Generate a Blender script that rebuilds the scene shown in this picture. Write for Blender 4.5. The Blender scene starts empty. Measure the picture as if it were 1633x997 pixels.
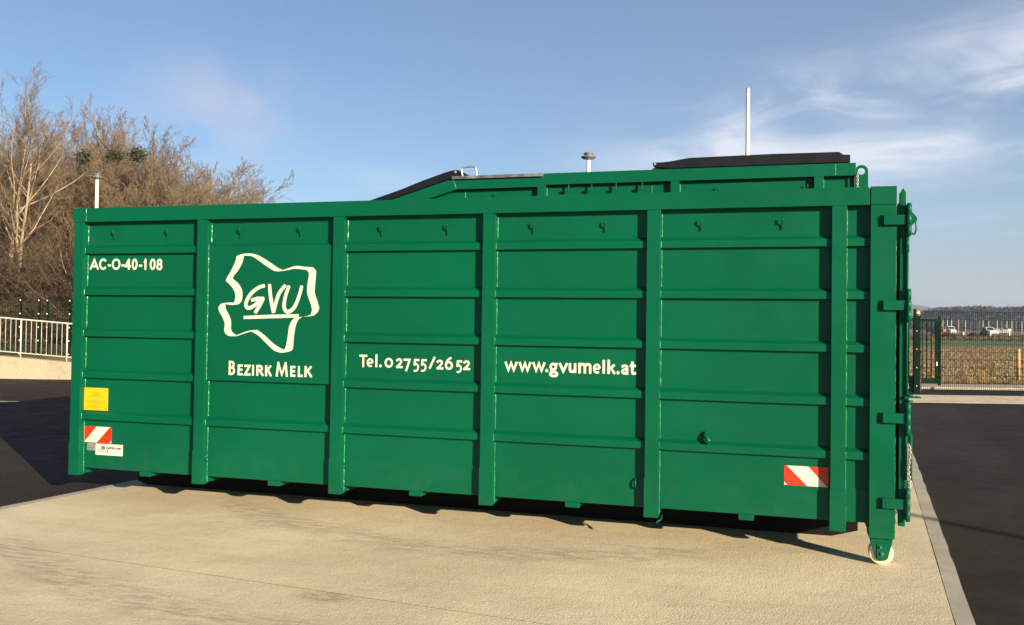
import bpy, bmesh, math, random
from mathutils import Vector, Matrix
R = math.radians
sc = bpy.context.scene
COL = sc.collection

# ------------------------------------------------------------------ camera
CAM = Vector((6.0929, -6.7017, 1.6339))
YAW, PITCH, ROLL, FPX = 0.2878, 0.0197, 0.0136, 1450.0
PX, PY = 816.5, 485.0
fw = Vector((-math.sin(YAW)*math.cos(PITCH), math.cos(YAW)*math.cos(PITCH), math.sin(PITCH)))
r0 = Vector((math.cos(YAW), math.sin(YAW), 0)); u0 = r0.cross(fw)
rt = r0*math.cos(ROLL) + u0*math.sin(ROLL); up = -r0*math.sin(ROLL) + u0*math.cos(ROLL)
cd = bpy.data.cameras.new('camera'); co = bpy.data.objects.new('camera', cd); COL.objects.link(co)
co.matrix_world = Matrix(((rt.x, up.x, -fw.x, CAM.x), (rt.y, up.y, -fw.y, CAM.y), (rt.z, up.z, -fw.z, CAM.z), (0, 0, 0, 1)))
cd.sensor_width = 36; cd.lens = FPX/1633*36; cd.shift_y = -13.5/1633
cd.clip_start = .05; cd.clip_end = 9000
sc.camera = co
# ------------------------------------------------------------------ light
SUN_EL, SUN_AZ = R(14.5), R(128.2)          # azimuth clockwise from +Y
sunv = Vector((math.sin(SUN_AZ)*math.cos(SUN_EL), math.cos(SUN_AZ)*math.cos(SUN_EL), math.sin(SUN_EL)))
sl = bpy.data.lights.new('sun', 'SUN'); sl.energy = 5.0; sl.angle = R(.5); sl.color = (1, .80, .55)
so = bpy.data.objects.new('sun', sl); COL.objects.link(so); so.rotation_euler = sunv.to_track_quat('Z', 'Y').to_euler()
so.location = sunv*60
sc.view_settings.view_transform = 'Standard'; sc.view_settings.look = 'None'
sc.view_settings.gamma = 1; sc.view_settings.use_curve_mapping = False
sc.view_settings.exposure = 1.6
SKY_STRENGTH = .052
sc.cycles.volume_bounces = 1; sc.cycles.volume_step_rate = 5; sc.cycles.max_bounces = 6

class NT:
    """small helper for node trees"""
    def __init__(s, t): s.t = t; s.n = t.nodes; s.l = t.links
    def new(s, typ, **k):
        n = s.n.new(typ)
        for a, b in k.items(): setattr(n, a, b)
        return n
    def link(s, a, b): s.l.new(a, b)
    def put(s, sock, v):
        if isinstance(v, bpy.types.NodeSocket): s.l.new(v, sock)
        elif v is not None: sock.default_value = v
    def math(s, op, a, b=None, c=None, clamp=False):
        n = s.n.new('ShaderNodeMath'); n.operation = op; n.use_clamp = clamp
        s.put(n.inputs[0], a); s.put(n.inputs[1], b); s.put(n.inputs[2], c); return n.outputs[0]
    def vmath(s, op, a, b=None):
        n = s.n.new('ShaderNodeVectorMath'); n.operation = op
        s.put(n.inputs[0], a); s.put(n.inputs[1], b); return n
    def noise(s, vec, scale, detail=4, rough=.55, dist=0):
        n = s.n.new('ShaderNodeTexNoise'); s.put(n.inputs['Vector'], vec); n.inputs['Scale'].default_value = scale
        n.inputs['Detail'].default_value = detail; n.inputs['Roughness'].default_value = rough; n.inputs['Distortion'].default_value = dist
        return n.outputs[0]
    def ramp(s, f, a, b, lo=0., hi=1., smooth=True):
        n = s.n.new('ShaderNodeMapRange'); n.interpolation_type = 'SMOOTHSTEP' if smooth else 'LINEAR'
        s.put(n.inputs[0], f); n.inputs[1].default_value = a; n.inputs[2].default_value = b
        n.inputs[3].default_value = lo; n.inputs[4].default_value = hi; return n.outputs[0]
    def mix(s, f, a, b, mode='MIX'):
        n = s.n.new('ShaderNodeMix'); n.data_type = 'RGBA'; n.blend_type = mode
        s.put(n.inputs[0], f)
        for k, v in ((6, a), (7, b)):
            if isinstance(v, tuple) and len(v) == 3: v = v + (1,)
            s.put(n.inputs[k], v)
        return n.outputs[2]
    def mapping(s, vec, scale=(1, 1, 1), rot=(0, 0, 0), loc=(0, 0, 0)):
        n = s.n.new('ShaderNodeMapping'); s.put(n.inputs[0], vec)
        n.inputs[1].default_value = loc; n.inputs[2].default_value = rot; n.inputs[3].default_value = scale; return n.outputs[0]

w = bpy.data.worlds.new('World'); sc.world = w; w.use_nodes = True
T = NT(w.node_tree); bg = T.n['Background']
sky = T.new('ShaderNodeTexSky', sky_type='NISHITA', sun_disc=False)
sky.sun_elevation = SUN_EL; sky.sun_rotation = SUN_AZ; sky.altitude = 250; sky.air_density = 1.0; sky.dust_density = .25; sky.ozone_density = 2.5
tc = T.new('ShaderNodeTexCoord')
dirv = tc.outputs['Generated']
dh = Vector((fw.x, fw.y, 0)).normalized()
f_ = T.vmath('DOT_PRODUCT', dirv, tuple(dh)).outputs['Value']
x_ = T.vmath('DOT_PRODUCT', dirv, tuple(r0)).outputs['Value']
sp = T.new('ShaderNodeSeparateXYZ'); T.link(dirv, sp.inputs[0])
az = T.math('ARCTAN2', x_, f_); el = T.math('ARCSINE', sp.outputs[2])
cmb = T.new('ShaderNodeCombineXYZ'); T.link(az, cmb.inputs[0]); T.link(el, cmb.inputs[1])
# thin cirrus: a slanted band of stretched noise over the right half of the sky
st = T.mapping(cmb.outputs[0], scale=(2.2, 7.5, 1), rot=(0, 0, R(-24)))
n1 = T.noise(st, 2.6, 7, .62, .9); n2 = T.noise(T.mapping(cmb.outputs[0], scale=(1.5, 2.6, 1), rot=(0, 0, R(-20))), 2.3, 3, .5, .4)
line = T.math('ADD', T.math('MULTIPLY', az, .20), .108)
band = T.math('SUBTRACT', el, line)
bm_ = T.math('MULTIPLY', T.ramp(band, -.075, .0), T.ramp(band, .135, .03))
bm_ = T.math('MULTIPLY', bm_, T.ramp(az, .0, .26))
wis = T.math('MULTIPLY', T.math('ADD', T.ramp(T.math('ADD', T.math('MULTIPLY', n1, .75), T.math('MULTIPLY', n2, .35)), .42, .72), T.math('MULTIPLY', T.ramp(n2, .32, .62), .50)), bm_)
# low faint streaks near the horizon and one soft patch on the left
st2 = T.mapping(cmb.outputs[0], scale=(1.6, 14, 1), rot=(0, 0, R(6)), loc=(3, 1, 0))
low = T.math('MULTIPLY', T.ramp(T.noise(st2, 2.2, 5, .55, .3), .5, .8), T.math('MULTIPLY', T.ramp(el, .02, .10), T.ramp(el, .22, .12)))
pa = T.math('SUBTRACT', az, -.31); pe = T.math('SUBTRACT', el, .215)
pd = T.math('SQRT', T.math('ADD', T.math('MULTIPLY', T.math('MULTIPLY', pa, pa), .55), T.math('MULTIPLY', T.math('MULTIPLY', pe, pe), 1.6)))
puff = T.math('MULTIPLY', T.ramp(pd, .11, .01), T.ramp(T.noise(cmb.outputs[0], 7, 5, .55, .4), .38, .68))
clm = T.math('ADD', T.math('MULTIPLY', wis, .74), T.math('ADD', T.math('MULTIPLY', low, .40), T.math('ADD', T.math('MULTIPLY', T.ramp(az, -.35, .5), .09), .05)), clamp=True)
mist = T.ramp(el, .13, -.01)                                 # pale winter murk low down
skyb = T.mix(1., sky.outputs[0], (.67, .745, .835), 'MULTIPLY')
skyc = T.mix(T.math('MULTIPLY', mist, .75), skyb, (1.45, 1.55, 1.80))
skyc = T.mix(clm, skyc, (5.0, 5.35, 6.0)); skyc = T.mix(T.math('MULTIPLY', puff, .42), skyc, (4.7, 4.4, 4.9))
T.link(skyc, bg.inputs[0]); bg.inputs[1].default_value = SKY_STRENGTH

# ------------------------------------------------------------------ helpers
def at(x, y, depth):
    """point seen at photo pixel x, y at a given distance along the view"""
    return CAM + depth*(fw + rt*((x-PX)/FPX) - up*((y-PY)/FPX))
def gnd(lat, dep, z=0.):
    """ground point: metres to the side of and in front of where the photographer stands"""
    p = CAM + r0*lat + dh*dep; return Vector((p.x, p.y, z))
def tag(o, label=None, cat=None, group=None, kind=None):
    if label: o['label'] = label
    if cat: o['category'] = cat
    if group: o['group'] = group
    if kind: o['kind'] = kind
    return o
def empty(name, loc=(0, 0, 0), rz=0):
    o = bpy.data.objects.new(name, None); COL.objects.link(o); o.location = loc; o.rotation_euler = (0, 0, rz); o.empty_display_size = .2
    return o
class MB:
    def __init__(s): s.v = []; s.f = []; s.m = []; s.sm = []
    def add(s, vs, fs, m=0, smooth=False):
        o = len(s.v); s.v += [tuple(p) for p in vs]
        for f in fs: s.f.append(tuple(i+o for i in f)); s.m.append(m); s.sm.append(smooth)
        return s
    def box(s, x0, x1, y0, y1, z0, z1, m=0):
        return s.add([(x0, y0, z0), (x1, y0, z0), (x1, y1, z0), (x0, y1, z0), (x0, y0, z1), (x1, y0, z1), (x1, y1, z1), (x0, y1, z1)],
                     [(0, 3, 2, 1), (4, 5, 6, 7), (0, 1, 5, 4), (1, 2, 6, 5), (2, 3, 7, 6), (3, 0, 4, 7)], m)
    def prism(s, poly, a, b, axis='y', m=0):
        """closed polygon extruded along an axis; poly in the two other axes (in order x,y,z)"""
        n = len(poly); vs = []
        for t in (a, b):
            for p, q in poly:
                vs.append({'y': (p, t, q), 'x': (t, p, q), 'z': (p, q, t)}[axis])
        fs = [tuple(range(n)), tuple(range(2*n-1, n-1, -1))] + [(i, i+n, (i+1) % n+n, (i+1) % n) for i in range(n)]
        return s.add(vs, fs, m)
    def tube(s, pts, r, n=8, m=0, cap=True, smooth=True):
        pts = [Vector(p) for p in pts]; rs = r if isinstance(r, (list, tuple)) else [r]*len(pts)
        vs = []; prev = None
        for i, p in enumerate(pts):
            d = (pts[min(i+1, len(pts)-1)] - pts[max(i-1, 0)]).normalized()
            a = prev - d*prev.dot(d) if prev is not None else d.orthogonal()
            if a.length < 1e-6: a = d.orthogonal()
            a.normalize(); prev = a; b = d.cross(a)
            vs += [p + (a*math.cos(2*math.pi*k/n) + b*math.sin(2*math.pi*k/n))*rs[i] for k in range(n)]
        fs = [(i*n+k, i*n+(k+1) % n, (i+1)*n+(k+1) % n, (i+1)*n+k) for i in range(len(pts)-1) for k in range(n)]
        s.add(vs, fs, m, smooth)
        if cap:
            o = len(s.v)-len(vs); L = len(pts)-1
            s.f.append(tuple(o+k for k in range(n-1, -1, -1))); s.m.append(m); s.sm.append(False)
            s.f.append(tuple(o+L*n+k for k in range(n))); s.m.append(m); s.sm.append(False)
        return s
    def lathe(s, prof, c, axis='z', n=20, m=0, smooth=True):
        """prof: list of (radius, height)"""
        vs = []
        for r, h in prof:
            for k in range(n):
                a = 2*math.pi*k/n; x, y = r*math.cos(a), r*math.sin(a)
                vs.append({'z': (c[0]+x, c[1]+y, c[2]+h), 'y': (c[0]+x, c[1]+h, c[2]+y), 'x': (c[0]+h, c[1]+x, c[2]+y)}[axis])
        fs = [(i*n+k, i*n+(k+1) % n, (i+1)*n+(k+1) % n, (i+1)*n+k) for i in range(len(prof)-1) for k in range(n)]
        s.add(vs, fs, m, smooth)
        o = len(s.v)-len(vs)
        for k0, L in ((0, prof[0]), (len(prof)-1, prof[-1])):
            if L[0] > 1e-4: s.f.append(tuple(o+k0*n+k for k in range(n))); s.m.append(m); s.sm.append(False)
        return s
    def ball(s, c, r, m=0, n=8, sq=1.):
        return s.lathe([(max(r*math.sin(math.pi*i/6), .00001), -r*sq*math.cos(math.pi*i/6)) for i in range(7)], c, 'z', n, m)
    def build(s, name, mats, parent=None, bevel=0, recalc=True):
        me = bpy.data.meshes.new(name); me.from_pydata(s.v, [], s.f)
        for m in (mats if isinstance(mats, (list, tuple)) else [mats]): me.materials.append(m)
        me.polygons.foreach_set('material_index', s.m); me.polygons.foreach_set('use_smooth', s.sm)
        if recalc:
            b = bmesh.new(); b.from_mesh(me); bmesh.ops.recalc_face_normals(b, faces=b.faces); b.to_mesh(me); b.free()
        me.update()
        o = bpy.data.objects.new(name, me); COL.objects.link(o)
        if parent: o.parent = parent
        if bevel:
            md = o.modifiers.new('bevel', 'BEVEL'); md.width = bevel; md.segments = 2; md.limit_method = 'ANGLE'; md.angle_limit = R(40); md.harden_normals = False
        return o
def copy_tree(o, parent=None):
    c = o.copy(); COL.objects.link(c); c.parent = parent
    for ch in list(o.children): copy_tree(ch, c)
    return c

# ------------------------------------------------------------------ materials
def mat(name, col, rough=.6, metal=0., spec=.5, build=None):
    m = bpy.data.materials.new(name); m.use_nodes = True
    t = NT(m.node_tree); p = t.n['Principled BSDF']
    p.inputs['Base Color'].default_value = tuple(col)+(1,); p.inputs['Roughness'].default_value = rough
    p.inputs['Metallic'].default_value = metal; p.inputs['Specular IOR Level'].default_value = spec
    if build: build(t, p)
    return m
def bump(t, p, h, strength, dist=.01):
    b = t.new('ShaderNodeBump'); b.inputs['Strength'].default_value = strength; b.inputs['Distance'].default_value = dist
    t.link(h, b.inputs['Height']); t.link(b.outputs[0], p.inputs['Normal'])
def geo(t): return t.new('ShaderNodeNewGeometry').outputs['Position']
def varied(c1, c2, scale, detail=5, rough=.6, bs=0., bd=.01, lo=.35, hi=.65):
    def f(t, p):
        g = geo(t); n = t.noise(g, scale, detail, rough)
        t.link(t.mix(t.ramp(n, lo, hi), c1, c2), p.inputs['Base Color'])
        if bs: bump(t, p, t.noise(g, scale*3, 4, .6), bs, bd)
    return f
def paint(dark, light, r0_=.28, r1_=.42):
    def f(t, p):
        g = geo(t)
        big = t.noise(g, .9, 3, .5); fine = t.noise(g, 55, 2, .5)
        c = t.mix(t.ramp(big, .35, .65), dark, light)
        dust = t.noise(t.mapping(g, scale=(5, 5, 1.2)), 3.0, 6, .7)           # dry dust film
        c = t.mix(t.ramp(dust, .60, .84, 0, .06), c, (.20, .19, .15))
        z = t.new('ShaderNodeSeparateXYZ'); t.link(g, z.inputs[0])             # road dirt thrown up along the bottom edge
        spl = t.math('MULTIPLY', t.ramp(z.outputs[2], .75, .20), t.ramp(t.noise(g, 9, 6, .75), .42, .72))
        c = t.mix(t.math('MULTIPLY', spl, .06), c, (.12, .105, .075))
        scr = t.ramp(t.noise(t.mapping(g, scale=(3.5, 3.5, 60), rot=(0, .25, 0)), 1.0, 2, .4), .765, .81, 0, .22)   # fine scuffs
        c = t.mix(t.math('MULTIPLY', scr, t.ramp(t.noise(g, .7, 2, .5), .52, .62)), c, (.02, .15, .085))
        t.link(c, p.inputs['Base Color'])
        t.link(t.ramp(t.noise(g, 6, 5, .6), .3, .7, r0_, r1_), p.inputs['Roughness'])
        wav = t.noise(g, 1.7, 2, .4)
        h = t.math('ADD', t.math('MULTIPLY', wav, 1.), t.math('MULTIPLY', fine, .012))
        bump(t, p, h, .42, .02)
    return f
GD, GL = (.0002, .062, .0295), (.0002, .071, .0355)
M = {}
M['green'] = mat('green_paint', GL, .35, spec=.15, build=paint(GD, GL))
M['weld'] = mat('green_weld', (.02, .17, .08), .28, spec=.4)  # lighter than the panel green: highlights along the beads are put into the colour
M['dark_green'] = mat('dark_green_paint', (.006, .035, .018), .75, spec=.06, build=varied((.0018, .012, .0065), (.003, .018, .010), 6))
M['white_vinyl'] = mat('white_vinyl', (.49, .465, .40), .5, spec=.3)
M['red_vinyl'] = mat('red_reflective', (.72, .035, .012), .35, build=varied((.42, .016, .004), (.50, .028, .008), 40))
M['yellow_vinyl'] = mat('yellow_plate', (.50, .34, .006), .5, spec=.3)
M['ochre'] = mat('ochre_print', (.20, .12, .004), .5)
M['dark_print'] = mat('dark_print', (.012, .018, .075), .5)
M['grey_print'] = mat('grey_print', (.09, .11, .16), .5)
M['steel'] = mat('galvanised_steel', (.55, .54, .50), .4, .8, build=varied((.42, .41, .39), (.62, .61, .58), 20))
M['alu'] = mat('aluminium_sheet', (.55, .55, .55), .45, .6, build=varied((.10, .10, .11), (.30, .30, .31), 5))
M['chain'] = mat('zinc_chain', (.42, .40, .33), .4, .7)
M['rubber'] = mat('black_rubber', (.01, .01, .014), .65, spec=.15, build=varied((.0028, .004, .0075), (.006, .008, .0135), 5, bs=.25, bd=.02))
M['cream'] = mat('cream_nylon', (.62, .52, .34), .5, build=varied((.50, .40, .25), (.68, .58, .40), 14))
M['chassis'] = mat('black_chassis_paint', (.004, .0045, .004), .7, spec=.1)
M['interior'] = mat('inside_green', (.004, .05, .024), .6)
M['white_paint'] = mat('white_paint', (.55, .53, .47), .45)
M['rail_paint'] = mat('light_galvanised', (.44, .43, .38), .45, .1)
M['lamp_grey'] = mat('lamp_grey', (.10, .11, .12), .4)
M['lamp_glass'] = mat('lamp_lens', (.5, .5, .5), .2)
M['amber'] = mat('amber_lens', (.85, .55, .02), .25)
M['black'] = mat('black_plastic', (.012, .012, .013), .5)
M['wood_post'] = mat('wood_post', (.50, .32, .10), .7, build=varied((.38, .24, .08), (.56, .38, .14), 9))
M['glass'] = mat('dark_glass', (.02, .025, .03), .08)
M['car_white'] = mat('white_car_paint', (.55, .55, .53), .3)
M['car_red'] = mat('red_machine_paint', (.45, .03, .02), .4)
M['bark_pale'] = mat('pale_bark', (.30, .24, .16), .85, build=varied((.16, .12, .08), (.28, .225, .15), 3, bs=.3))
M['bark'] = mat('brown_bark', (.16, .115, .07), .9, build=varied((.06, .042, .026), (.13, .095, .058), 2.5, bs=.3))
M['twig'] = mat('winter_twigs', (.17, .12, .075), .9, build=varied((.088, .064, .042), (.165, .123, .080), .6))
M['twig_ochre'] = mat('ochre_twigs', (.21, .145, .06), .9, build=varied((.085, .062, .033), (.155, .114, .062), .8))
M['twig_red'] = mat('russet_brush', (.12, .07, .038), .9, build=varied((.026, .017, .010), (.072, .047, .027), .9))
M['mistletoe'] = mat('mistletoe_leaf', (.018, .022, .007), .8)
# ------------------------------------------------------------------ ground
def concrete(t, p):
    g = geo(t); s = t.new('ShaderNodeSeparateXYZ'); t.link(g, s.inputs[0]); X, Y = s.outputs[0], s.outputs[1]
    base = t.mix(t.ramp(t.noise(g, .55, 6, .6), .35, .68), (.475, .42, .288), (.60, .53, .37))
    base = t.mix(t.ramp(t.noise(t.mapping(g, scale=(.8, 2.2, 1), rot=(0, 0, .2)), 1.5, 6, .65), .42, .72, 0, .5), base, (.40, .355, .25))
    base = t.mix(t.ramp(t.noise(t.mapping(g, scale=(.5, 2.4, 1), rot=(0, 0, .1)), 1.1, 4, .6), .60, .78, 0, .35), base, (.56, .36, .17))   # rusty tint
    grain = t.noise(g, 75, 2, .6); g2 = t.noise(g, 34, 4, .7)
    base = t.mix(t.ramp(grain, .50, .66, 0, .42), base, (.27, .235, .165))
    base = t.mix(t.ramp(g2, .54, .70, 0, .40), base, (.74, .67, .50))
    wob = t.math('MULTIPLY', t.math('SUBTRACT', t.noise(g, .8, 2, .5), .5), .25)
    brk = t.ramp(t.noise(t.mapping(g, scale=(2, 9, 1), rot=(0, 0, .2)), 2.2, 6, .7), .38, .66)
    def arc(x0, y0, k, wd, xa, xb):
        dx = t.math('SUBTRACT', X, x0); f = t.math('ADD', t.math('MULTIPLY', t.math('MULTIPLY', dx, dx), k), y0)
        d = t.math('ABSOLUTE', t.math('SUBTRACT', t.math('ADD', Y, wob), f))
        m = t.math('MULTIPLY', t.ramp(d, wd, wd*.25), brk)
        return t.math('MULTIPLY', m, t.math('MULTIPLY', t.ramp(X, xa-.3, xa+.4), t.ramp(X, xb+.8, xb-.6)))
    ty = t.math('MAXIMUM', arc(3.85, -.50, .150, .30, 1.2, 5.6), arc(3.7, -2.40, .11, .32, .6, 4.2))
    ty = t.math('MAXIMUM', ty, t.math('MULTIPLY', arc(3.6, -2.95, .05, .15, 1.5, 5.5), .6))
    base = t.mix(t.math('MULTIPLY', ty, .46), base, (.115, .11, .10))
    for cx, cy, rx, ry, k in ((3.52, -1.84, .22, .12, .6), (5.05, -1.99, .18, .1, .5), (5.25, -.02, .45, .05, .5)):
        a = t.math('DIVIDE', t.math('SUBTRACT', X, cx), rx); b = t.math('DIVIDE', t.math('SUBTRACT', Y, cy), ry)
        d = t.math('SQRT', t.math('ADD', t.math('MULTIPLY', a, a), t.math('MULTIPLY', b, b)))
        m = t.math('MULTIPLY', t.ramp(d, 1.15, .3), t.ramp(t.noise(t.mapping(g, scale=(1, 1.6, 1)), 9, 5, .75), .36, .60))
        base = t.mix(t.math('MULTIPLY', m, k), base, (.14, .115, .085))
    t.link(base, p.inputs['Base Color'])
    h = t.math('ADD', t.math('MULTIPLY', grain, .5), t.math('MULTIPLY', t.noise(g, 7, 5, .7), .8))
    bump(t, p, h, .62, .010)
M['concrete'] = mat('brushed_concrete', (.4, .35, .27), .85, build=concrete)
def edging(t, p):
    g = geo(t); n = t.noise(g, 2.2, 6, .65)
    c = t.mix(t.ramp(n, .35, .7), (.30, .28, .235), (.39, .36, .30)); c = t.mix(t.ramp(t.noise(g, 70, 3, .7), .5, .75, 0, .4), c, (.17, .16, .145))
    t.link(c, p.inputs['Base Color']); bump(t, p, t.noise(g, 60, 4, .7), .3, .006)
M['edging'] = mat('smooth_concrete_edge', (.3, .29, .26), .8, build=edging)
def asphalt(t, p):
    g = geo(t)
    rot = t.mapping(g, rot=(0, 0, R(4.8))); s = t.new('ShaderNodeSeparateXYZ'); t.link(rot, s.inputs[0])
    c = t.mix(t.ramp(t.noise(g, .35, 6, .62), .35, .68), (.017, .0135, .0098), (.033, .0265, .019))
    c = t.mix(t.ramp(t.noise(t.mapping(g, scale=(.25, 2.0, 1), rot=(0, 0, .28)), 1.3, 6, .68), .48, .78, 0, .6), c, (.033, .027, .020))
    lane = t.math('ADD', s.outputs[0], t.math('MULTIPLY', t.noise(g, .5, 3, .5), .5))
    # newer, darker strip of tar laid along the yard
    m = t.math('MULTIPLY', t.ramp(lane, 8.50, 8.72), t.ramp(lane, 11.6, 11.3))
    c = t.mix(t.math('MULTIPLY', m, .45), c, (.008, .0075, .0065))
    gr = t.noise(g, 120, 3, .75); c = t.mix(t.ramp(gr, .54, .68, 0, .7), c, (.06, .050, .039))
    c = t.mix(t.ramp(t.noise(g, 26, 5, .75), .54, .72, 0, .6), c, (.008, .0065, .005))
    chalk = t.ramp(t.noise(t.mapping(g, scale=(.35, 5, 1), rot=(0, 0, .31)), 3.1, 7, .75), .60, .78, 0, .40)
    c = t.mix(chalk, c, (.075, .062, .046))
    t.link(c, p.inputs['Base Color']); t.link(t.ramp(t.noise(g, 3, 4, .6), .3, .7, .62, .82), p.inputs['Roughness'])
    bump(t, p, t.math('ADD', t.math('MULTIPLY', gr, .6), t.math('MULTIPLY', t.noise(g, 30, 4, .7), .5)), .5, .010)
M['asphalt'] = mat('asphalt', (.045, .04, .035), .75, spec=.1, build=asphalt)
def soil(c1, c2, c3, sc_, st=(1, 1, 1)):
    def f(t, p):
        g = geo(t); v = t.mapping(g, scale=st, rot=(0, 0, -YAW))
        c = t.mix(t.ramp(t.noise(v, sc_, 6, .7), .38, .64), c1, c2)
        c = t.mix(t.ramp(t.noise(v, sc_*6, 4, .75), .55, .72), c, c3)
        t.link(c, p.inputs['Base Color']); bump(t, p, t.noise(g, sc_*5, 4, .7), .6, .06)
    return f
M['stubble'] = mat('stubble_soil', (.3, .2, .1), .9, build=soil((.115, .074, .032), (.19, .125, .055), (.31, .22, .10), 1.1))
M['crop'] = mat('winter_crop', (.08, .13, .03), .9, build=soil((.035, .085, .008), (.055, .10, .012), (.08, .10, .02), .3))
M['meadow'] = mat('dry_meadow', (.2, .16, .08), .9, build=soil((.06, .055, .025), (.12, .093, .045), (.17, .13, .068), .12, (.4, 2, 1)))
M['bankgrass'] = mat('winter_grass', (.1, .1, .03), .9, build=soil((.04, .045, .013), (.08, .07, .025), (.12, .096, .04), .9))
M['forestfloor'] = mat('leaf_litter', (.1, .06, .03), .95, build=soil((.07, .045, .022), (.12, .075, .035), (.17, .115, .05), .8))
M['hillm'] = mat('far_forest_slope', (.03, .04, .03), .95, build=varied((.022, .030, .022), (.045, .05, .035), .02))
M['woodm'] = mat('far_winter_wood', (.03, .03, .022), .95, build=varied((.018, .02, .014), (.04, .036, .024), .15))
M['road_paint'] = mat('worn_road_paint', (.6, .58, .5), .7, build=varied((.25, .24, .2), (.62, .6, .52), 6))
M['kerbstrip'] = mat('pale_kerb_concrete', (.4, .35, .26), .85, build=soil((.44, .385, .285), (.54, .48, .36), (.36, .31, .23), 1.2))
M['plinth'] = mat('ramp_concrete', (.55, .50, .38), .8, build=soil((.23, .21, .155), (.29, .268, .20), (.20, .18, .135), .8))

def sheet(name, pts, m, z0=None):
    mb = MB(); mb.add([tuple(p) for p in pts], [tuple(range(len(pts)))])
    o = mb.build(name, m, recalc=False)
    if o.data.polygons[0].normal.z < 0: o.data.flip_normals()
    return tag(o, kind='structure')
def strip(name, la, lb, da, db, z, m): return sheet(name, [gnd(la, da, z), gnd(lb, da, z), gnd(lb, db, z), gnd(la, db, z)], m)
G0 = 2500
sheet('ground', [(-G0, -G0, -.06), (G0, -G0, -.06), (G0, G0, -.06), (-G0, G0, -.06)], M['meadow'])
strip('yard_asphalt', -45, 45, -30, 23.6, -.012, M['asphalt'])
strip('road_verge', -2.5, 45, 23.6, 24.4, -.012, M['asphalt'])
strip('stubble_field', -2.5, 420, 26.1, 81, -.03, M['stubble'])
strip('crop_field', -2.5, 600, 81, 118, -.026, M['crop'])
strip('dry_meadow', -60, 900, 118, 420, -.022, M['meadow'])
mb = MB(); mb.prism([tuple(gnd(a, b).xy) for a, b in ((-2.5, 20.0), (45, 20.0), (45, 22.25), (-2.5, 22.25))], -.05, -.008, 'z'); tag(mb.build('fence_kerb', M['kerbstrip']), kind='structure')
mb = MB(); mb.prism([tuple(gnd(a, b).xy) for a, b in ((-2.5, 24.4), (45, 24.4), (45, 26.1), (-2.5, 26.1))], -.05, .04, 'z'); tag(mb.build('road_kerb', M['kerbstrip'], bevel=.01), kind='structure')

def rx(y): return 7.235+.0845*y
def lx(y): return -.22+.115*y
def jy(x, o=0): return -1.404-.0988*x+o
YB, YF, WD, GAP = 7.2, -14., .105, .007
def cr(edge, off, joint, o):        # crossing of an edge line and the joint
    x = edge(jy(0))
    for _ in range(6): x = edge(jy(x, o))+off
    return (x, jy(x, o))
a0, a1 = cr(lx, WD+GAP, jy, .004), cr(rx, -WD-GAP, jy, .004)
b0, b1 = cr(lx, WD+GAP, jy, -.004), cr(rx, -WD-GAP, jy, -.004)
mb = MB()
mb.prism([a0, a1, (rx(YB)-WD-GAP, YB), (lx(YB)+WD+GAP, YB)], -.12, 0, 'z')
mb.prism([(lx(YF)+WD+GAP, YF), (rx(YF)-WD-GAP, YF), b1, b0], -.12, 0, 'z')
tag(mb.build('concrete_slab', M['concrete']), kind='structure')
sheet('joint_filler', [(a0[0], a0[1]-.03, -.0006), (a1[0], a1[1]-.03, -.0006), (a1[0], a1[1]+.03, -.0006), (a0[0], a0[1]+.03, -.0006)], mat('joint_sealant', (.03, .026, .02), .8))
mb = MB()
rg = random.Random(5)
for e, sg in ((rx, -1), (lx, 1)):
    ys = [YF+(YB-YF)*i/70 for i in range(71)]
    outer = [(e(y)+rg.uniform(-.006, .006), y) for y in ys]; inner = [(e(y)+sg*(WD+rg.uniform(-.003, .003)), y) for y in ys]
    mb.prism(outer+inner[::-1], -.12, -.002, 'z')
tag(mb.build('slab_edging', M['edging']), kind='structure')
strip('road_marking', -16, -9.35, 17.25, 17.38, -.006, M['road_paint'])

# raised ramp wall, grass bank and wood floor on the left
def ramp_z(lat): return .32+(-9.6-lat)*.075                    # top of the ramp wall falls to the right
RA, RB = -24., -3.
mb = MB(); n = 12
P0 = [(RA+(RB-RA)*i/n) for i in range(n+1)]
vs = []
for la in P0:
    z = max(ramp_z(la)-.02, .05)
    vs += [gnd(la, 23.55, -.05), gnd(la, 23.55, z), gnd(la, 23.85, z), gnd(la, 23.85, -.05)]
fs = []
for i in range(n):
    for k in range(3): fs.append((4*i+k, 4*i+4+k, 4*i+5+k, 4*i+1+k))
fs += [(0, 1, 2, 3), (4*n+3, 4*n+2, 4*n+1, 4*n)]
mb.add(vs, fs); ramp_wall = mb.build('ramp_wall', M['plinth'], bevel=.012)
tag(ramp_wall, 'low pale concrete ramp wall carrying the white railing', 'wall')
mb = MB(); nx, ny = 40, 24; rg = random.Random(2); vs = []
for j in range(ny+1):
    for i in range(nx+1):
        la = -70+76*i/nx; de = 23.85+60*(j/ny)**1.6
        z = .22+.35*min(1, (de-23.85)/8)+rg.uniform(-.05, .05)
        if j == 0: z = -.02
        if i == nx: z = -.1
        vs.append(gnd(la, de, z))
fs = [(j*(nx+1)+i, j*(nx+1)+i+1, (j+1)*(nx+1)+i+1, (j+1)*(nx+1)+i) for j in range(ny) for i in range(nx)]
mb.add(vs, fs, 0, True); tag(mb.build('grass_bank', M['bankgrass']), kind='structure')
mb = MB(); vs = []
for j in range(11):
    for i in range(31):
        la = -68+62*i/30; de = 33+40*j/10; vs.append(gnd(la, de, (.75 if 0 < j < 10 and 0 < i < 30 else .2)+rg.uniform(-.08, .12)))
mb.add(vs, [(j*31+i, j*31+i+1, (j+1)*31+i+1, (j+1)*31+i) for j in range(10) for i in range(30)], 0, True)
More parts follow.
